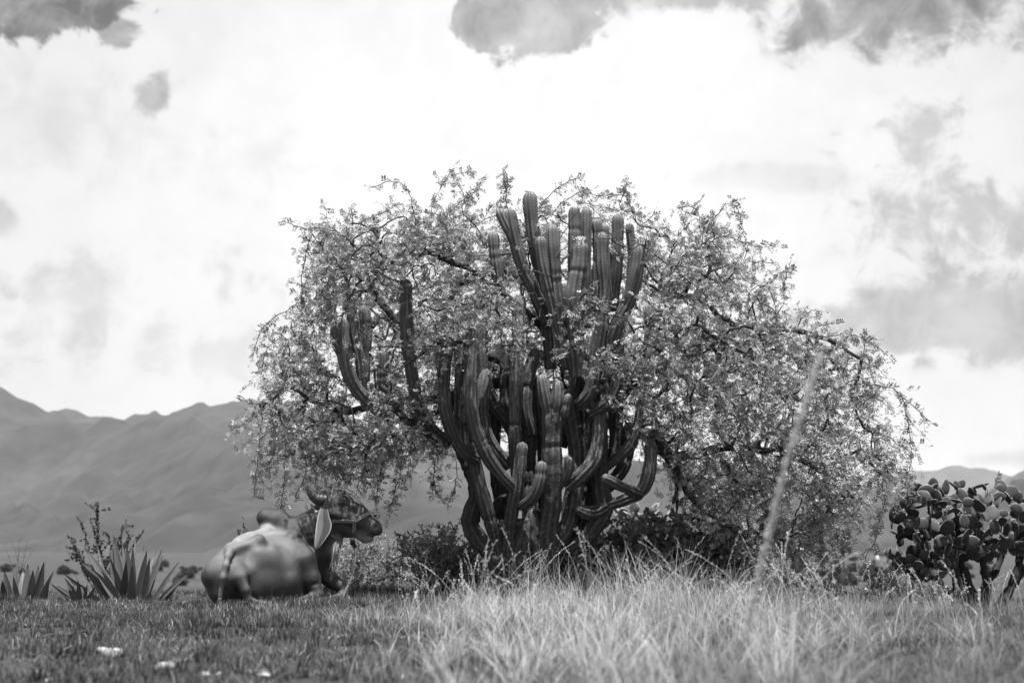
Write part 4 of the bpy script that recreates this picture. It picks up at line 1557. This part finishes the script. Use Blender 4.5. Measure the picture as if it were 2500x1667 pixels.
AY = 14.3
b = at(322, 1460, AY)
ag1 = empty('agave', (b[0], b[1], float(gz(b[0], b[1]))), 'large grey agave rosette with tall pointed leaves behind the bull', 'agave')
agave(ag1, AY, [(1020, 860, 930, 355, .05, 1.0), (960, 860, 690, 455, -.05, 1.1), (960, 850, 912, 430, .1, .9), (1040, 865, 903, 540, -.15, .7), (1000, 865, 768, 640, -.25, .6),
                (990, 865, 830, 645, -.2, .6), (1060, 870, 1040, 445, .0, .9), (1090, 870, 1090, 460, -.1, 1.0), (1060, 860, 998, 400, .2, .7), (1140, 870, 1205, 480, -.05, .95),
                (1180, 865, 1228, 545, -.12, .75), (1180, 865, 1328, 468, .05, .7), (1200, 860, 1335, 520, .15, .6), (1260, 850, 1464, 575, -.1, .65), (1300, 845, 1560, 670, -.15, .55),
                (1340, 840, 1520, 690, -.05, .4), (920, 860, 670, 570, .0, .85), (880, 855, 640, 560, .15, .6), (860, 860, 780, 745, -.25, .5), (1110, 860, 1180, 440, .25, .6),
                (1140, 860, 1280, 480, .3, .5), (1010, 860, 1035, 560, -.25, .8), (1080, 872, 1085, 600, -.3, .85), (1080, 850, 1115, 350, .3, .4), (900, 850, 795, 420, .3, .5),
                (820, 850, 525, 670, -.05, .75), (1200, 850, 1160, 520, .3, .6)], 76)
b = at(70, 1447, AY + .5)
ag2 = empty('agave', (b[0], b[1], float(gz(b[0], b[1]))), 'smaller blurred agave beside the large agave, half sunk behind the grassy lip', 'agave')
agave(ag2, AY + .5, [(90, 830, 32, 640, 0, .8), (130, 835, 130, 585, .1, .7), (225, 835, 228, 590, .0, 1.1), (290, 840, 315, 605, .1, .8), (300, 840, 362, 572, -.05, .9), (330, 835, 440, 650, -.1, .7),
                     (40, 830, 18, 725, -.1, .7), (180, 835, 190, 640, .2, .8), (150, 830, 110, 690, -.1, .6), (250, 840, 270, 640, -.1, .9), (370, 835, 400, 740, -.1, .6)], 75)
b = at(205, 1452, AY - .1)
ag3 = empty('agave', (b[0], b[1], float(gz(b[0], b[1]))), 'low ragged agave with broken drooping leaves between two taller agaves', 'agave')
agave(ag3, AY - .1, [(600, 850, 418, 750, -.1, .8), (660, 850, 530, 705, 0, .7), (690, 850, 605, 655, .1, .8), (660, 855, 640, 725, -.1, .7), (700, 855, 715, 760, -.12, .6), (720, 855, 790, 765, -.1, .7),
                     (640, 850, 470, 770, -.05, .8), (650, 850, 560, 800, -.2, .9), (740, 850, 700, 690, .1, .6), (610, 850, 600, 770, -.1, .6)], 70, (.05, .12))


# ------------------------------------------------------------------ shrubs
def leaf_quads(P, D, L, W, tone, rng, upb=.6, fold=True):
    """simple folded leaves at P along D"""
    n = len(P)
    up = norm(rng.normal(0, .6, (n, 3)) + np.array((0, 0, upb)))
    S = norm(np.cross(D, up))
    L = np.broadcast_to(L, (n,))[:, None]
    W = np.broadcast_to(W, (n,))[:, None]
    q = np.stack([P, P + D * L * .5 + S * W * .5, P + D * L, P + D * L * .5 - S * W * .5], 1)
    return q.reshape(-1, 3), np.arange(n * 4).reshape(-1, 4), np.repeat(np.broadcast_to(tone, (n,)), 4)


def shrub(name, label, cat, base_px, Y, tops, rng, leafL, leafW, per, tone, spread=.05, stem_r=.006, sub=5, sublen=.25, group=None, twigmat=None):
    """stems from the base to each top point, side twigs, leaves along them"""
    b = at(base_px[0], base_px[1], Y)
    b[2] = float(gz(b[0], b[1]))
    root = empty(name, tuple(b), label, cat, group)
    tubes, LPp, LDd = [], [], []
    for (x, y, d) in tops:
        e = at(x, y, Y + d)
        s0 = b + np.array((rng.normal(0, spread), rng.normal(0, spread), -.02))
        mid = (s0 + e) / 2 + rng.normal(0, .025, 3) + np.array((0, 0, .04))
        C = catmull(np.array([s0, mid, e]), .04)
        C = C + rng.normal(0, .004, C.shape)
        tubes.append(tube(C, np.linspace(stem_r, stem_r * .3, len(C)), 5))
        curves = [C[len(C) // 4:]]
        for k in range(sub):
            i = int(rng.uniform(.25, .98) * (len(C) - 1))
            dv = norm(norm(e - s0) * .6 + rng.normal(0, .6, 3) + np.array((0, 0, .2)))
            L = sublen * rng.uniform(.4, 1.1)
            c2 = C[i] + dv * (L * np.linspace(0, 1, 7))[:, None] - np.array((0, 0, .3 * L)) * (np.linspace(0, 1, 7) ** 2)[:, None]
            tubes.append(tube(c2, np.linspace(stem_r * .5, stem_r * .2, 7), 4))
            curves.append(c2)
        for c in curves:
            Lc = np.linalg.norm(np.diff(c, axis=0), axis=1).sum()
            n = max(2, int(Lc * per))
            f = rng.uniform(0, len(c) - 1.001, n)
            i = f.astype(int)
            p = c[i] + (c[i + 1] - c[i]) * (f - i)[:, None]
            LPp.append(p)
            LDd.append(norm(norm(c[i + 1] - c[i]) * .5 + rng.normal(0, .8, (n, 3))))
    V, Q = merge(tubes)
    o = obj('stems', np_mesh('stems', V, Q, None, True, twigmat or M_TWIG), root)
    o['kind'] = 'stuff'
    P, D = np.vstack(LPp), np.vstack(LDd)
    n = len(P)
    V, Q, tn = leaf_quads(P, D, leafL * rng.uniform(.6, 1.15, n), leafW * rng.uniform(.7, 1.1, n), rng.uniform(tone[0], tone[1], n), rng)
    o = obj('foliage', np_mesh('foliage', V, Q, tn, False, M_SHRUB), root)
    o['kind'] = 'stuff'
    return root


srng = np.random.default_rng(41)


def dome(x0, x1, ytop, ybase, n, dspan, rng, power=.5):
    """points filling a mound: pixel extents, height falling to the sides"""
    out = []
    for k in range(n):
        t = rng.uniform(-1, 1)
        h = (1 - abs(t) ** 2.2) ** power
        f = rng.uniform(.35, 1.0) ** .6
        out.append(((x0 + x1) / 2 + t * (x1 - x0) / 2, ybase + (ytop - ybase) * h * f, rng.uniform(-dspan, dspan)))
    return out


shrub('leafy_shrub', 'low leafy shrub at the foot of the branching cactus on the side of the bull', 'shrub', (1090, 1450), 15.0,
      dome(920, 1215, 1275, 1440, 66, .45, srng), srng, .040, .024, 85, (.13, .34), .2, .006, 6, .28)
shrub('leafy_shrub', 'pale airy shrub growing behind the muzzle of the bull', 'shrub', (890, 1440), 18.5,
      dome(800, 1010, 1275, 1440, 40, .5, srng), srng, .045, .024, 70, (.18, .36), .25, .006, 6, .32)
shrub('vine_thicket', 'dark thicket of broad leaved vines under the drooping thorn tree', 'shrub', (1640, 1470), 14.7,
      dome(1400, 1860, 1245, 1480, 100, .5, srng), srng, .075, .055, 60, (.08, .25), .45, .006, 6, .34)
shrub('leafy_shrub', 'pale bush standing behind the vine thicket under the thorn tree', 'shrub', (1800, 1440), 19.0,
      dome(1640, 1960, 1330, 1450, 40, .6, srng), srng, .05, .03, 60, (.10, .22), .4, .006, 6, .3)
shrub('leafy_shrub', 'low weedy shrub spreading in front of the dark prickly pear', 'shrub', (2230, 1500), 14.6,
      dome(2060, 2350, 1400, 1510, 46, .4, srng), srng, .03, .016, 80, (.08, .2), .3, .004, 6, .22)
shrub('leafy_shrub', 'low weedy shrub in the open between the thorn tree and the prickly pear', 'shrub', (2000, 1480), 15.5,
      dome(1880, 2110, 1400, 1490, 36, .4, srng), srng, .03, .016, 80, (.10, .22), .3, .004, 6, .2)
shrub('thorny_shrub', 'spindly thorny shrub rising behind the large agave', 'shrub', (245, 1450), 16.2,
      [(166, 1310, 0), (200, 1275, .1), (220, 1262, 0), (237, 1232, 0), (236, 1228, .05), (262, 1300, .1), (308, 1272, 0), (320, 1310, .1), (345, 1300, -.1), (180, 1330, -.1), (300, 1330, .1)],
      srng, .034, .02, 190, (.04, .12), .08, .006, 8, .18)
shrub('thorny_shrub', 'dark leafy twig sticking up just behind the back of the bull', 'shrub', (612, 1420), 14.6,
      [(595, 1268, 0), (602, 1290, .02), (580, 1290, 0)], srng, .04, .03, 110, (.05, .12), .02, .006, 3, .1)
shrub('thin_weed', 'thin dry weed standing over the smaller agave', 'weed', (35, 1440), 15.6,
      [(25, 1310, 0), (50, 1305, .1), (70, 1315, 0), (10, 1330, 0), (90, 1330, .05)], srng, .03, .004, 8, (.15, .3), .08, .003, 4, .22)

# ---- far shrubs on the plain: one built, the rest copies
frng = np.random.default_rng(77)


def far_shrub(seed):
    r = np.random.default_rng(seed)
    n = 1500
    d = norm(r.normal(0, 1, (n, 3)))
    d[:, 2] = np.abs(d[:, 2])
    d[:, 2] = d[:, 2] * 2 - 1
    d = norm(d)
    P = d * (r.random((n, 1)) ** .4) * np.array((.5, .5, .5)) * (1 + .3 * np.sin(d[:, :1] * 5 + seed) * np.cos(d[:, 1:2] * 4)) + np.array((0, 0, .40))
    V, Q, tn = leaf_quads(P, norm(r.normal(0, 1, (n, 3))), .2, .13, r.uniform(.03, .08, n), r)
    return np_mesh('foliage', V, Q, tn, False, M_SHRUB)


FSH = [far_shrub(s) for s in (1, 2, 3)]
tk_v, tk_q = tube(np.array([(0, 0, -.15), (.01, 0, .1), (0, .02, .35)]), [.05, .04, .02], 6)
FTR = np_mesh('trunk', tk_v, tk_q, None, True, M_BARK)
spots = [(1985, 1405, 1.5), (2015, 1408, 1.3), (2050, 1402, 1.6), (2085, 1396, 1.8), (2110, 1404, 1.5), (2135, 1420, 2.2), (2158, 1410, 1.6), (2185, 1398, 1.6),
         (2040, 1424, 1.4), (2075, 1428, 1.5), (2205, 1404, 1.8), (2120, 1390, 1.4), (2240, 1398, 1.5), (1960, 1395, 1.5), (2145, 1436, 1.5), (2170, 1432, 1.6),
         (155, 1402, 1.6), (400, 1384, 1.7), (385, 1394, 1.4), (455, 1412, 1.6), (470, 1400, 1.4), (440, 1430, 1.3), (15, 1395, 1.5), (300, 1392, 1.4)]
spots += [(frng.uniform(-20, 560), frng.uniform(1385, 1428), frng.uniform(.5, 1.0)) for _ in range(14)]
spots += [(frng.uniform(1900, 2500), frng.uniform(1362, 1420), frng.uniform(.7, 1.6)) for _ in range(30)]
for i, (px, py, size) in enumerate(spots):
    # distance from where its foot meets the plain
    d = ray(px, py)
    Y = 30.0
    while Y < 900 and CZ + d[2] / d[1] * Y > float(gz(d[0] / d[1] * Y, Y)):
        Y *= 1.01
    X = d[0] / d[1] * Y
    r = empty('desert_shrub', (X, Y, float(gz(X, Y))), 'small dark shrub far off on the plain beyond the agaves' if px < 1200 else 'small dark shrub far off on the plain between thorn tree and prickly pear', 'shrub',
              'far shrubs beyond the agaves' if px < 1200 else 'far shrubs beyond the thorn tree')
    r.scale = (size * 1.3, size * 1.3, size)
    r.rotation_euler = (0, 0, frng.uniform(0, 6))
    for nm, me in (('foliage', FSH[i % 3]), ('trunk', FTR)):
        c = bpy.data.objects.new(nm, me)
        link(c, r)
        if nm == 'foliage':
            c['kind'] = 'stuff'

# ---- tiny white house far out on the plain
HY = 420.0
hx = at(2160, 1375, HY)[0]
hzz = float(gz(hx, HY))
hs = empty('farm_house', (hx, HY, hzz), 'tiny white house far out on the plain beside the prickly pear', 'house')


def box(name, c, s, mat, parent):
    V = np.array([(x, y, z) for x in (-.5, .5) for y in (-.5, .5) for z in (-.5, .5)]) * np.array(s) + np.array(c)
    return obj(name, np_mesh(name, V, np.array(hq), None, False, mat), parent)


box('wall', (hx, HY, hzz + 1.2), (4.2, 4, 2.5), M_WALL, hs)
rv = np.array([(-2.4, -2.3, 2.45), (2.4, -2.3, 2.45), (2.4, 2.3, 2.45), (-2.4, 2.3, 2.45), (-2.4, 0, 3.5), (2.4, 0, 3.5)]) + np.array((hx, HY, hzz))
obj('roof', np_mesh('roof', np.vstack([rv]), np.array([(0, 1, 5, 4), (3, 4, 5, 2), (0, 3, 2, 1)]), None, False, M_HILL), hs)
box('door', (hx + .6, HY - 2.02, hzz + .95), (.9, .06, 1.9), M_BARK, hs)


# ------------------------------------------------------------------ rocks, clod, stick
def lump(name, px, py, w, h, seed, mat, label, cat, Y=None, rough=.35):
    d = ray(px, py)
    if Y is None:
        Y = 3.0
        while Y < 20 and CZ + d[2] / d[1] * Y > float(gz(d[0] / d[1] * Y, Y)):
            Y += .03
    X = d[0] / d[1] * Y
    s = Y / F
    r = np.random.default_rng(seed)
    n, m = 14, 20
    th = np.linspace(0.05, math.pi - .05, n)
    ph = np.linspace(0, 2 * math.pi, m, endpoint=False)
    D = np.stack([np.sin(th)[:, None] * np.cos(ph)[None], np.sin(th)[:, None] * np.sin(ph)[None], np.cos(th)[:, None] * np.ones(m)[None]], -1)
    k = np.ones((n, m))
    for q in range(10):                                   # chipped facets
        a = norm(r.normal(0, 1, 3))
        k = np.minimum(k, (.45 + .45 * r.random()) / np.maximum(D @ a, .05))
    k *= 1 + rough * .2 * r.normal(0, 1, (n, m))
    V = D * k[..., None] * np.array((w * s / 2, w * s / 2.6, h * s * .75))
    I = np.arange(n * m).reshape(n, m)
    Q = np.stack([I[:-1], I[1:], np.roll(I, -1, 1)[1:], np.roll(I, -1, 1)[:-1]], -1).reshape(-1, 4)
    o = bpy.data.objects.new(name, np_mesh(name, V.reshape(-1, 3), Q, None, False, mat))
    link(o)
    o.location = (X, Y, float(gz(X, Y)) + h * s * .02)
    return tag(o, label, cat)


lump('rock', 262, 1600, 84, 30, 1, M_ROCK, 'white chipped rock bedded in the short grass, the widest of the pale stones', 'rock')
lump('rock', 408, 1632, 62, 26, 2, M_ROCK, 'pale rounded rock in the short grass next to the widest white stone', 'rock')
lump('rock', 505, 1648, 24, 14, 3, M_ROCK, 'small pale stone in the short grass beside a pair of other stones', 'rock')
lump('rock', 532, 1648, 18, 12, 4, M_ROCK, 'tiny pale pebble touching the small stone in the short grass', 'rock')
lump('rock', 645, 1654, 44, 16, 5, M_ROCK, 'flat pale rock where the short grass meets the tall dry grass', 'rock')
lump('rock', 118, 1662, 30, 14, 6, M_ROCK, 'pale flat stone lying alone at the bare edge of the short grass', 'rock')
lump('dung_clod', 350, 1527, 44, 24, 7, M_CLOD, 'dark lump of dung on the short grass in front of the agave', 'dung', rough=1.2)
P = np.array([(at(850, 1524, 11.2)), at(900, 1520, 11.3), at(950, 1519, 11.35), at(1000, 1523, 11.3)])
for p in P:
    p[2] = float(gz(p[0], p[1])) + .03
V, Q = tube(catmull(P, .03) + srng.normal(0, .007, (len(catmull(P, .03)), 3)), .009, 7)
o = obj('stick', np_mesh('stick', V, Q, None, True, M_STICK))
tag(o, 'pale dry stick lying in the grass below the muzzle of the bull', 'stick')


# ------------------------------------------------------------------ grass
def blades(P, Hh, lean, W, tone, rng, seg=3, curl=.6):
    """P (n,3) roots; grass blades as tapered curved strips"""
    n = len(P)
    az = rng.uniform(0, 2 * math.pi, n)
    d = np.stack([np.cos(az), np.sin(az), np.zeros(n)], 1)
    Hh = np.broadcast_to(Hh, (n,))
    lean = np.broadcast_to(lean, (n,))
    waz = az + math.pi / 2 + rng.normal(0, .5, n)
    w = np.stack([np.cos(waz), np.sin(waz), np.zeros(n)], 1)
    t = np.linspace(0, 1, seg + 1)
    up = np.array((0, 0, 1.))
    cz = (t[None] - .28 * curl * (lean[:, None] ** 1.0) * t[None] ** 2.5)
    cx = lean[:, None] * (.35 * t[None] + .65 * t[None] ** 2)
    C = P[:, None] + Hh[:, None, None] * (cz[..., None] * up + cx[..., None] * d[:, None])
    ww = np.broadcast_to(W, (n,))[:, None] * (1 - t[None] ** 1.6 * .92) * .5
    A = C - ww[..., None] * w[:, None]
    B = C + ww[..., None] * w[:, None]
    V = np.stack([A, B], 2)                                # n, seg+1, 2, 3
    I = np.arange(n * (seg + 1) * 2).reshape(n, seg + 1, 2)
    Q = np.stack([I[:, :-1, 0], I[:, :-1, 1], I[:, 1:, 1], I[:, 1:, 0]], -1).reshape(-1, 4)
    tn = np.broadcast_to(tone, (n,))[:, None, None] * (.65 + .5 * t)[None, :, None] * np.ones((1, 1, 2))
    return V.reshape(-1, 3), Q, tn.ravel()


def cat3(parts):
    Vs, Qs, Ts, k = [], [], [], 0
    for V, Q, T in parts:
        Vs.append(V)
        Qs.append(Q + k)
        Ts.append(T)
        k += len(V)
    return np.vstack(Vs), np.vstack(Qs), np.concatenate(Ts)


grng = np.random.default_rng(99)


def scatter(n, y0, y1, xa, xb, rng):
    """even cover of the visible wedge of ground between distances y0 and y1; xa, xb are photo columns"""
    Y = np.sqrt(rng.uniform(y0 ** 2, y1 ** 2, n))
    px = rng.uniform(xa, xb, n)
    X = (px - 1250) / F * Y
    return np.stack([X, Y, gz(X, Y)], 1), px


# short turf, everywhere near
P, px = scatter(230000, 4.6, 20.0, -140, 2640, grng)
patch = vnoise(P[:, 0] * 1.3, P[:, 1] * 1.3, 11)
patch2 = vnoise(P[:, 0] * 5, P[:, 1] * 5, 12)
k = grng.random(len(P)) < (.12 + 1.1 * patch * (.4 + patch2))
P, patch, patch2, px = P[k], patch[k], patch2[k], px[k]
tl = np.clip(grng.normal(.075, .04, len(P)) * (.35 + 1.3 * patch2), .012, .3)
strawm = grng.random(len(P)) < .10
tl[strawm] = grng.uniform(.25, .6, strawm.sum())
parts = [blades(P, grng.uniform(.015, .06, len(P)) * (.5 + 1.1 * patch), grng.uniform(.1, 1.1, len(P)), grng.uniform(.003, .0065, len(P)), tl, grng, 2)]
TP_, tpx = scatter(700, 4.8, 15.0, -100, 1250, grng)
for (x, y, z) in TP_:                                       # darker weeds and trampled straw
    n_ = int(grng.integers(8, 26))
    a = grng.uniform(0, 2 * math.pi, n_)
    rr = .06 * np.sqrt(grng.random(n_))
    pp = np.stack([x + rr * np.cos(a), y + rr * np.sin(a)], 1)
    pp = np.column_stack([pp, gz(pp[:, 0], pp[:, 1])])
    if grng.random() < .7:
        parts.append(blades(pp, grng.uniform(.03, .10, n_), grng.uniform(.2, 1.2, n_), .008, grng.uniform(.025, .07), grng, 2))
    else:
        parts.append(blades(pp[:6] + np.array((0, 0, .012)), grng.uniform(.015, .03, len(pp[:6])), grng.uniform(3., 6., len(pp[:6])), .004, grng.uniform(.3, .6), grng, 2, 0.0))
V, Q, T = cat3(parts)
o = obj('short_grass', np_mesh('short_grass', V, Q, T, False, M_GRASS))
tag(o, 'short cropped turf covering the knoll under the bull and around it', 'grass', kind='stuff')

# tall dry grass in clumps, thick towards the right
parts = []


def clump(x, y, n, h, lean, tone, w=.004, r=.07):
    a = grng.uniform(0, 2 * math.pi, n)
    rr = r * np.sqrt(grng.random(n))
    P = np.stack([x + rr * np.cos(a), y + rr * np.sin(a)], 1)
    P = np.column_stack([P, gz(P[:, 0], P[:, 1]) - .005])
    parts.append(blades(P, h * grng.uniform(.45, 1.1, n), lean * grng.uniform(.15, 1.2, n), w * grng.uniform(.6, 1.3, n),
                        tone * grng.uniform(.55, 1.35, n), grng, 6, 1.0))


def dens(px, Y):
    """how thick the tall grass stands"""
    r = np.interp(px, [600, 800, 950, 1150, 1400, 2500], [0, .10, .45, .85, 1, 1])
    return r


nc = 0
P, px = scatter(4200, 3.2, 14.4, 640, 2640, grng)
for (x, y, z), q in zip(P, px):
    edge = 13.9 if q > 1150 else 12.6
    gap = float(vnoise(np.array(x * 1.1), np.array(y * 1.1), 31))
    if y > edge + grng.normal(0, .3) or grng.random() > dens(q, y) * (.35 + 1.1 * gap):
        continue
    k = np.interp(q, [700, 1000, 1300, 1850, 2150, 2500], [.4, .55, .85, .85, .6, .55])
    bright = np.interp(q, [700, 1250, 1850, 2500], [.2, .38, .30, .12])  # darker to the right, where shade is put into the blade tone
    # tangled understorey
    clump(x, y, int(grng.integers(4, 11)), grng.uniform(.05, .18) * k, grng.uniform(.5, 1.2), bright * grng.uniform(.1, .7), .0045, .09)
    kind = grng.random()
    if kind < .28:            # arching tussock
        clump(x, y, int(grng.integers(8, 24)), grng.uniform(.24, .48) * k, grng.uniform(.8, 1.8), bright * grng.uniform(.9, 1.6), .0045, .03)
    elif kind < .50:          # upright stems
        clump(x, y, int(grng.integers(3, 8)), grng.uniform(.25, .55) * k, grng.uniform(.15, .7), bright * grng.uniform(.9, 1.6), .0038, .05)
    nc += 1
# big pale tussocks before the cactus and the thicket
for (q, y, n_, h, ln) in ((1290, 12.2, 40, .50, 1.2), (1360, 12.6, 50, .55, 1.1), (1420, 11.6, 50, .50, 1.4), (1500, 12.4, 60, .62, 1.0), (1560, 12.0, 70, .66, 1.1), (1610, 11.5, 60, .60, 1.3),
                          (1660, 12.2, 60, .62, 1.0), (1720, 11.8, 40, .5, 1.3), (1780, 12.6, 40, .55, 1.0), (1830, 11.0, 50, .52, 1.4), (1900, 10.0, 36, .42, 1.5), (1240, 11.4, 30, .40, 1.2),
                          (1170, 12.0, 24, .42, .9), (2060, 9.0, 30, .34, 1.5), (1700, 9.0, 40, .40, 1.6), (2180, 8.0, 26, .32, 1.4), (2340, 7.5, 26, .34, 1.4), (1450, 8.5, 30, .34, 1.5), (1960, 7.0, 24, .30, 1.6)):
    clump((q - 1250) / F * y, y, int(n_ * 1.1), h * np.interp(q, [1100, 1300, 1850, 2100], [.8, 1, 1, .8]), ln, .5, .0046, .09)
# thin single stalks rising in front of the trunk and thicket
for k in range(190):
    q = grng.choice([grng.uniform(960, 1250), grng.uniform(1250, 1900), grng.uniform(1300, 1700), grng.uniform(1900, 2480)])
    y = grng.uniform(9.5, 13.4)
    x = (q - 1250) / F * y
    clump(x, y, int(grng.integers(1, 4)), grng.uniform(.30, .70) * np.interp(q, [950, 1300, 1850, 2000], [.8, 1, 1, .6]), grng.uniform(.1, .7), .5, .0040, .05)
# stalks that carry feathery seed heads
for k in range(150):
    q = grng.choice([grng.uniform(1000, 1300), grng.uniform(1250, 1950), grng.uniform(1900, 2480)])
    y = grng.uniform(7.5, 13.4)
    x = (q - 1250) / F * y
    h = grng.uniform(.35, .72) * np.interp(q, [1000, 1300, 1850, 2100], [.7, 1, 1, .7])
    a = grng.uniform(0, 6.28)
    ln = grng.uniform(.1, .75)
    t_ = np.linspace(0, 1, 9)
    C = np.array((x, y, float(gz(x, y)))) + h * np.stack([ln * t_ ** 2 * math.cos(a), ln * t_ ** 2 * math.sin(a), t_ - .2 * ln * t_ ** 3], 1)
    Vt, Qt = tube(C, np.linspace(.0017, .0008, 9), 3, False)
    parts.append((Vt, Qt, np.full(len(Vt), .5)))
    n_ = 34
    f_ = grng.uniform(5.2, 7.98, n_)
    i_ = f_.astype(int)
    p_ = C[i_] + (C[i_ + 1] - C[i_]) * (f_ - i_)[:, None]
    parts.append(leaf_quads(p_, norm(norm(C[i_ + 1] - C[i_]) + grng.normal(0, .45, (n_, 3))), grng.uniform(.012, .028, n_), .004, grng.uniform(.4, .7, n_), grng))
# soft blades close to the camera
for k in range(120):
    y = grng.uniform(2.6, 5.2)
    q = grng.uniform(820, 2600)
    x = (q - 1250) / F * y
    clump(x, y, int(grng.integers(2, 6)), grng.uniform(.22, .42) * np.interp(q, [820, 1300], [.7, 1]), grng.uniform(.3, 1.4), np.interp(q, [800, 1250, 1850, 2500], [.25, .42, .36, .22]), .004, .05)
# a few taller blades over the short grass in front of the bull
for (q, y, h) in ((655, 8.0, .34), (690, 8.5, .42), (745, 8.2, .40), (760, 7.5, .30), (668, 9.0, .30), (820, 10.5, .32), (780, 11.0, .40), (860, 11.5, .36), (905, 11.0, .40)):
    clump((q - 1250) / F * y, y, 3, h, .25, .20, .004, .03)
print('clumps', nc)
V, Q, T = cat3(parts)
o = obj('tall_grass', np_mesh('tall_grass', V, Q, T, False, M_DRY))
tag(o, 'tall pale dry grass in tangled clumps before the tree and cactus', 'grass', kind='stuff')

# loose white seed tufts caught in the grass
sp, sq, stn, b = [], [], [], 0
for k in range(90):
    q = grng.uniform(900, 2450)
    y = grng.uniform(5.5, 13.0)
    x = (q - 1250) / F * y
    c = np.array((x, y, float(gz(x, y)) + grng.uniform(.12, .38)))
    for j in range(7):
        d = norm(grng.normal(0, 1, 3)) * grng.uniform(.005, .011)
        s = norm(np.cross(d, grng.normal(0, 1, 3))) * .004
        p0 = c + grng.normal(0, .012, 3) * np.array((.5, .5, 2))
        sp += [p0, p0 + d + s, p0 + 2 * d, p0 + d - s]
        sq.append((b, b + 1, b + 2, b + 3))
        stn += [.6] * 4
        b += 4
o = obj('seed_tufts', np_mesh('seed_tufts', np.array(sp), np.array(sq), np.array(stn), False, M_DRY))
tag(o, 'tiny white seed tufts caught among the tall dry grass', 'seeds', kind='stuff')

# ---- one tall seeding stalk close to the camera
SY = 4.2
P = np.array([at(1795, 1640, SY), at(1835, 1480, SY), at(1872, 1320, SY), at(1920, 1130, SY), at(1958, 1010, SY), at(1985, 925, SY), at(2003, 868, SY)])
g0 = np.array((P[0, 0] - .06, SY, float(gz(P[0, 0], SY)) - .02))
P = np.vstack([g0, P])
stk = empty('grass_stalk', tuple(g0), 'tall single seeding grass stalk standing well in front of the thorn tree', 'grass')
C = catmull(P, .02)
V, Q = tube(C, np.linspace(.0032, .0012, len(C)), 6)
obj('stalk', np_mesh('stalk', V, Q, np.full(len(V), .32), True, M_DRY), stk)
n = 2600
f = (grng.uniform(.22, .995, n) ** .9) * (len(C) - 1.001)
i = f.astype(int)
p = C[i] + (C[i + 1] - C[i]) * (f - i)[:, None]
tt = norm(C[i + 1] - C[i])
D = norm(tt * 1.1 + grng.normal(0, .45, (n, 3)))
V, Q, T = leaf_quads(p, D, grng.uniform(.012, .022, n), .0045, grng.uniform(.45, .75, n), grng)
o = obj('seed_head', np_mesh('seed_head', V, Q, T, False, M_DRY), stk)
o['kind'] = 'stuff'
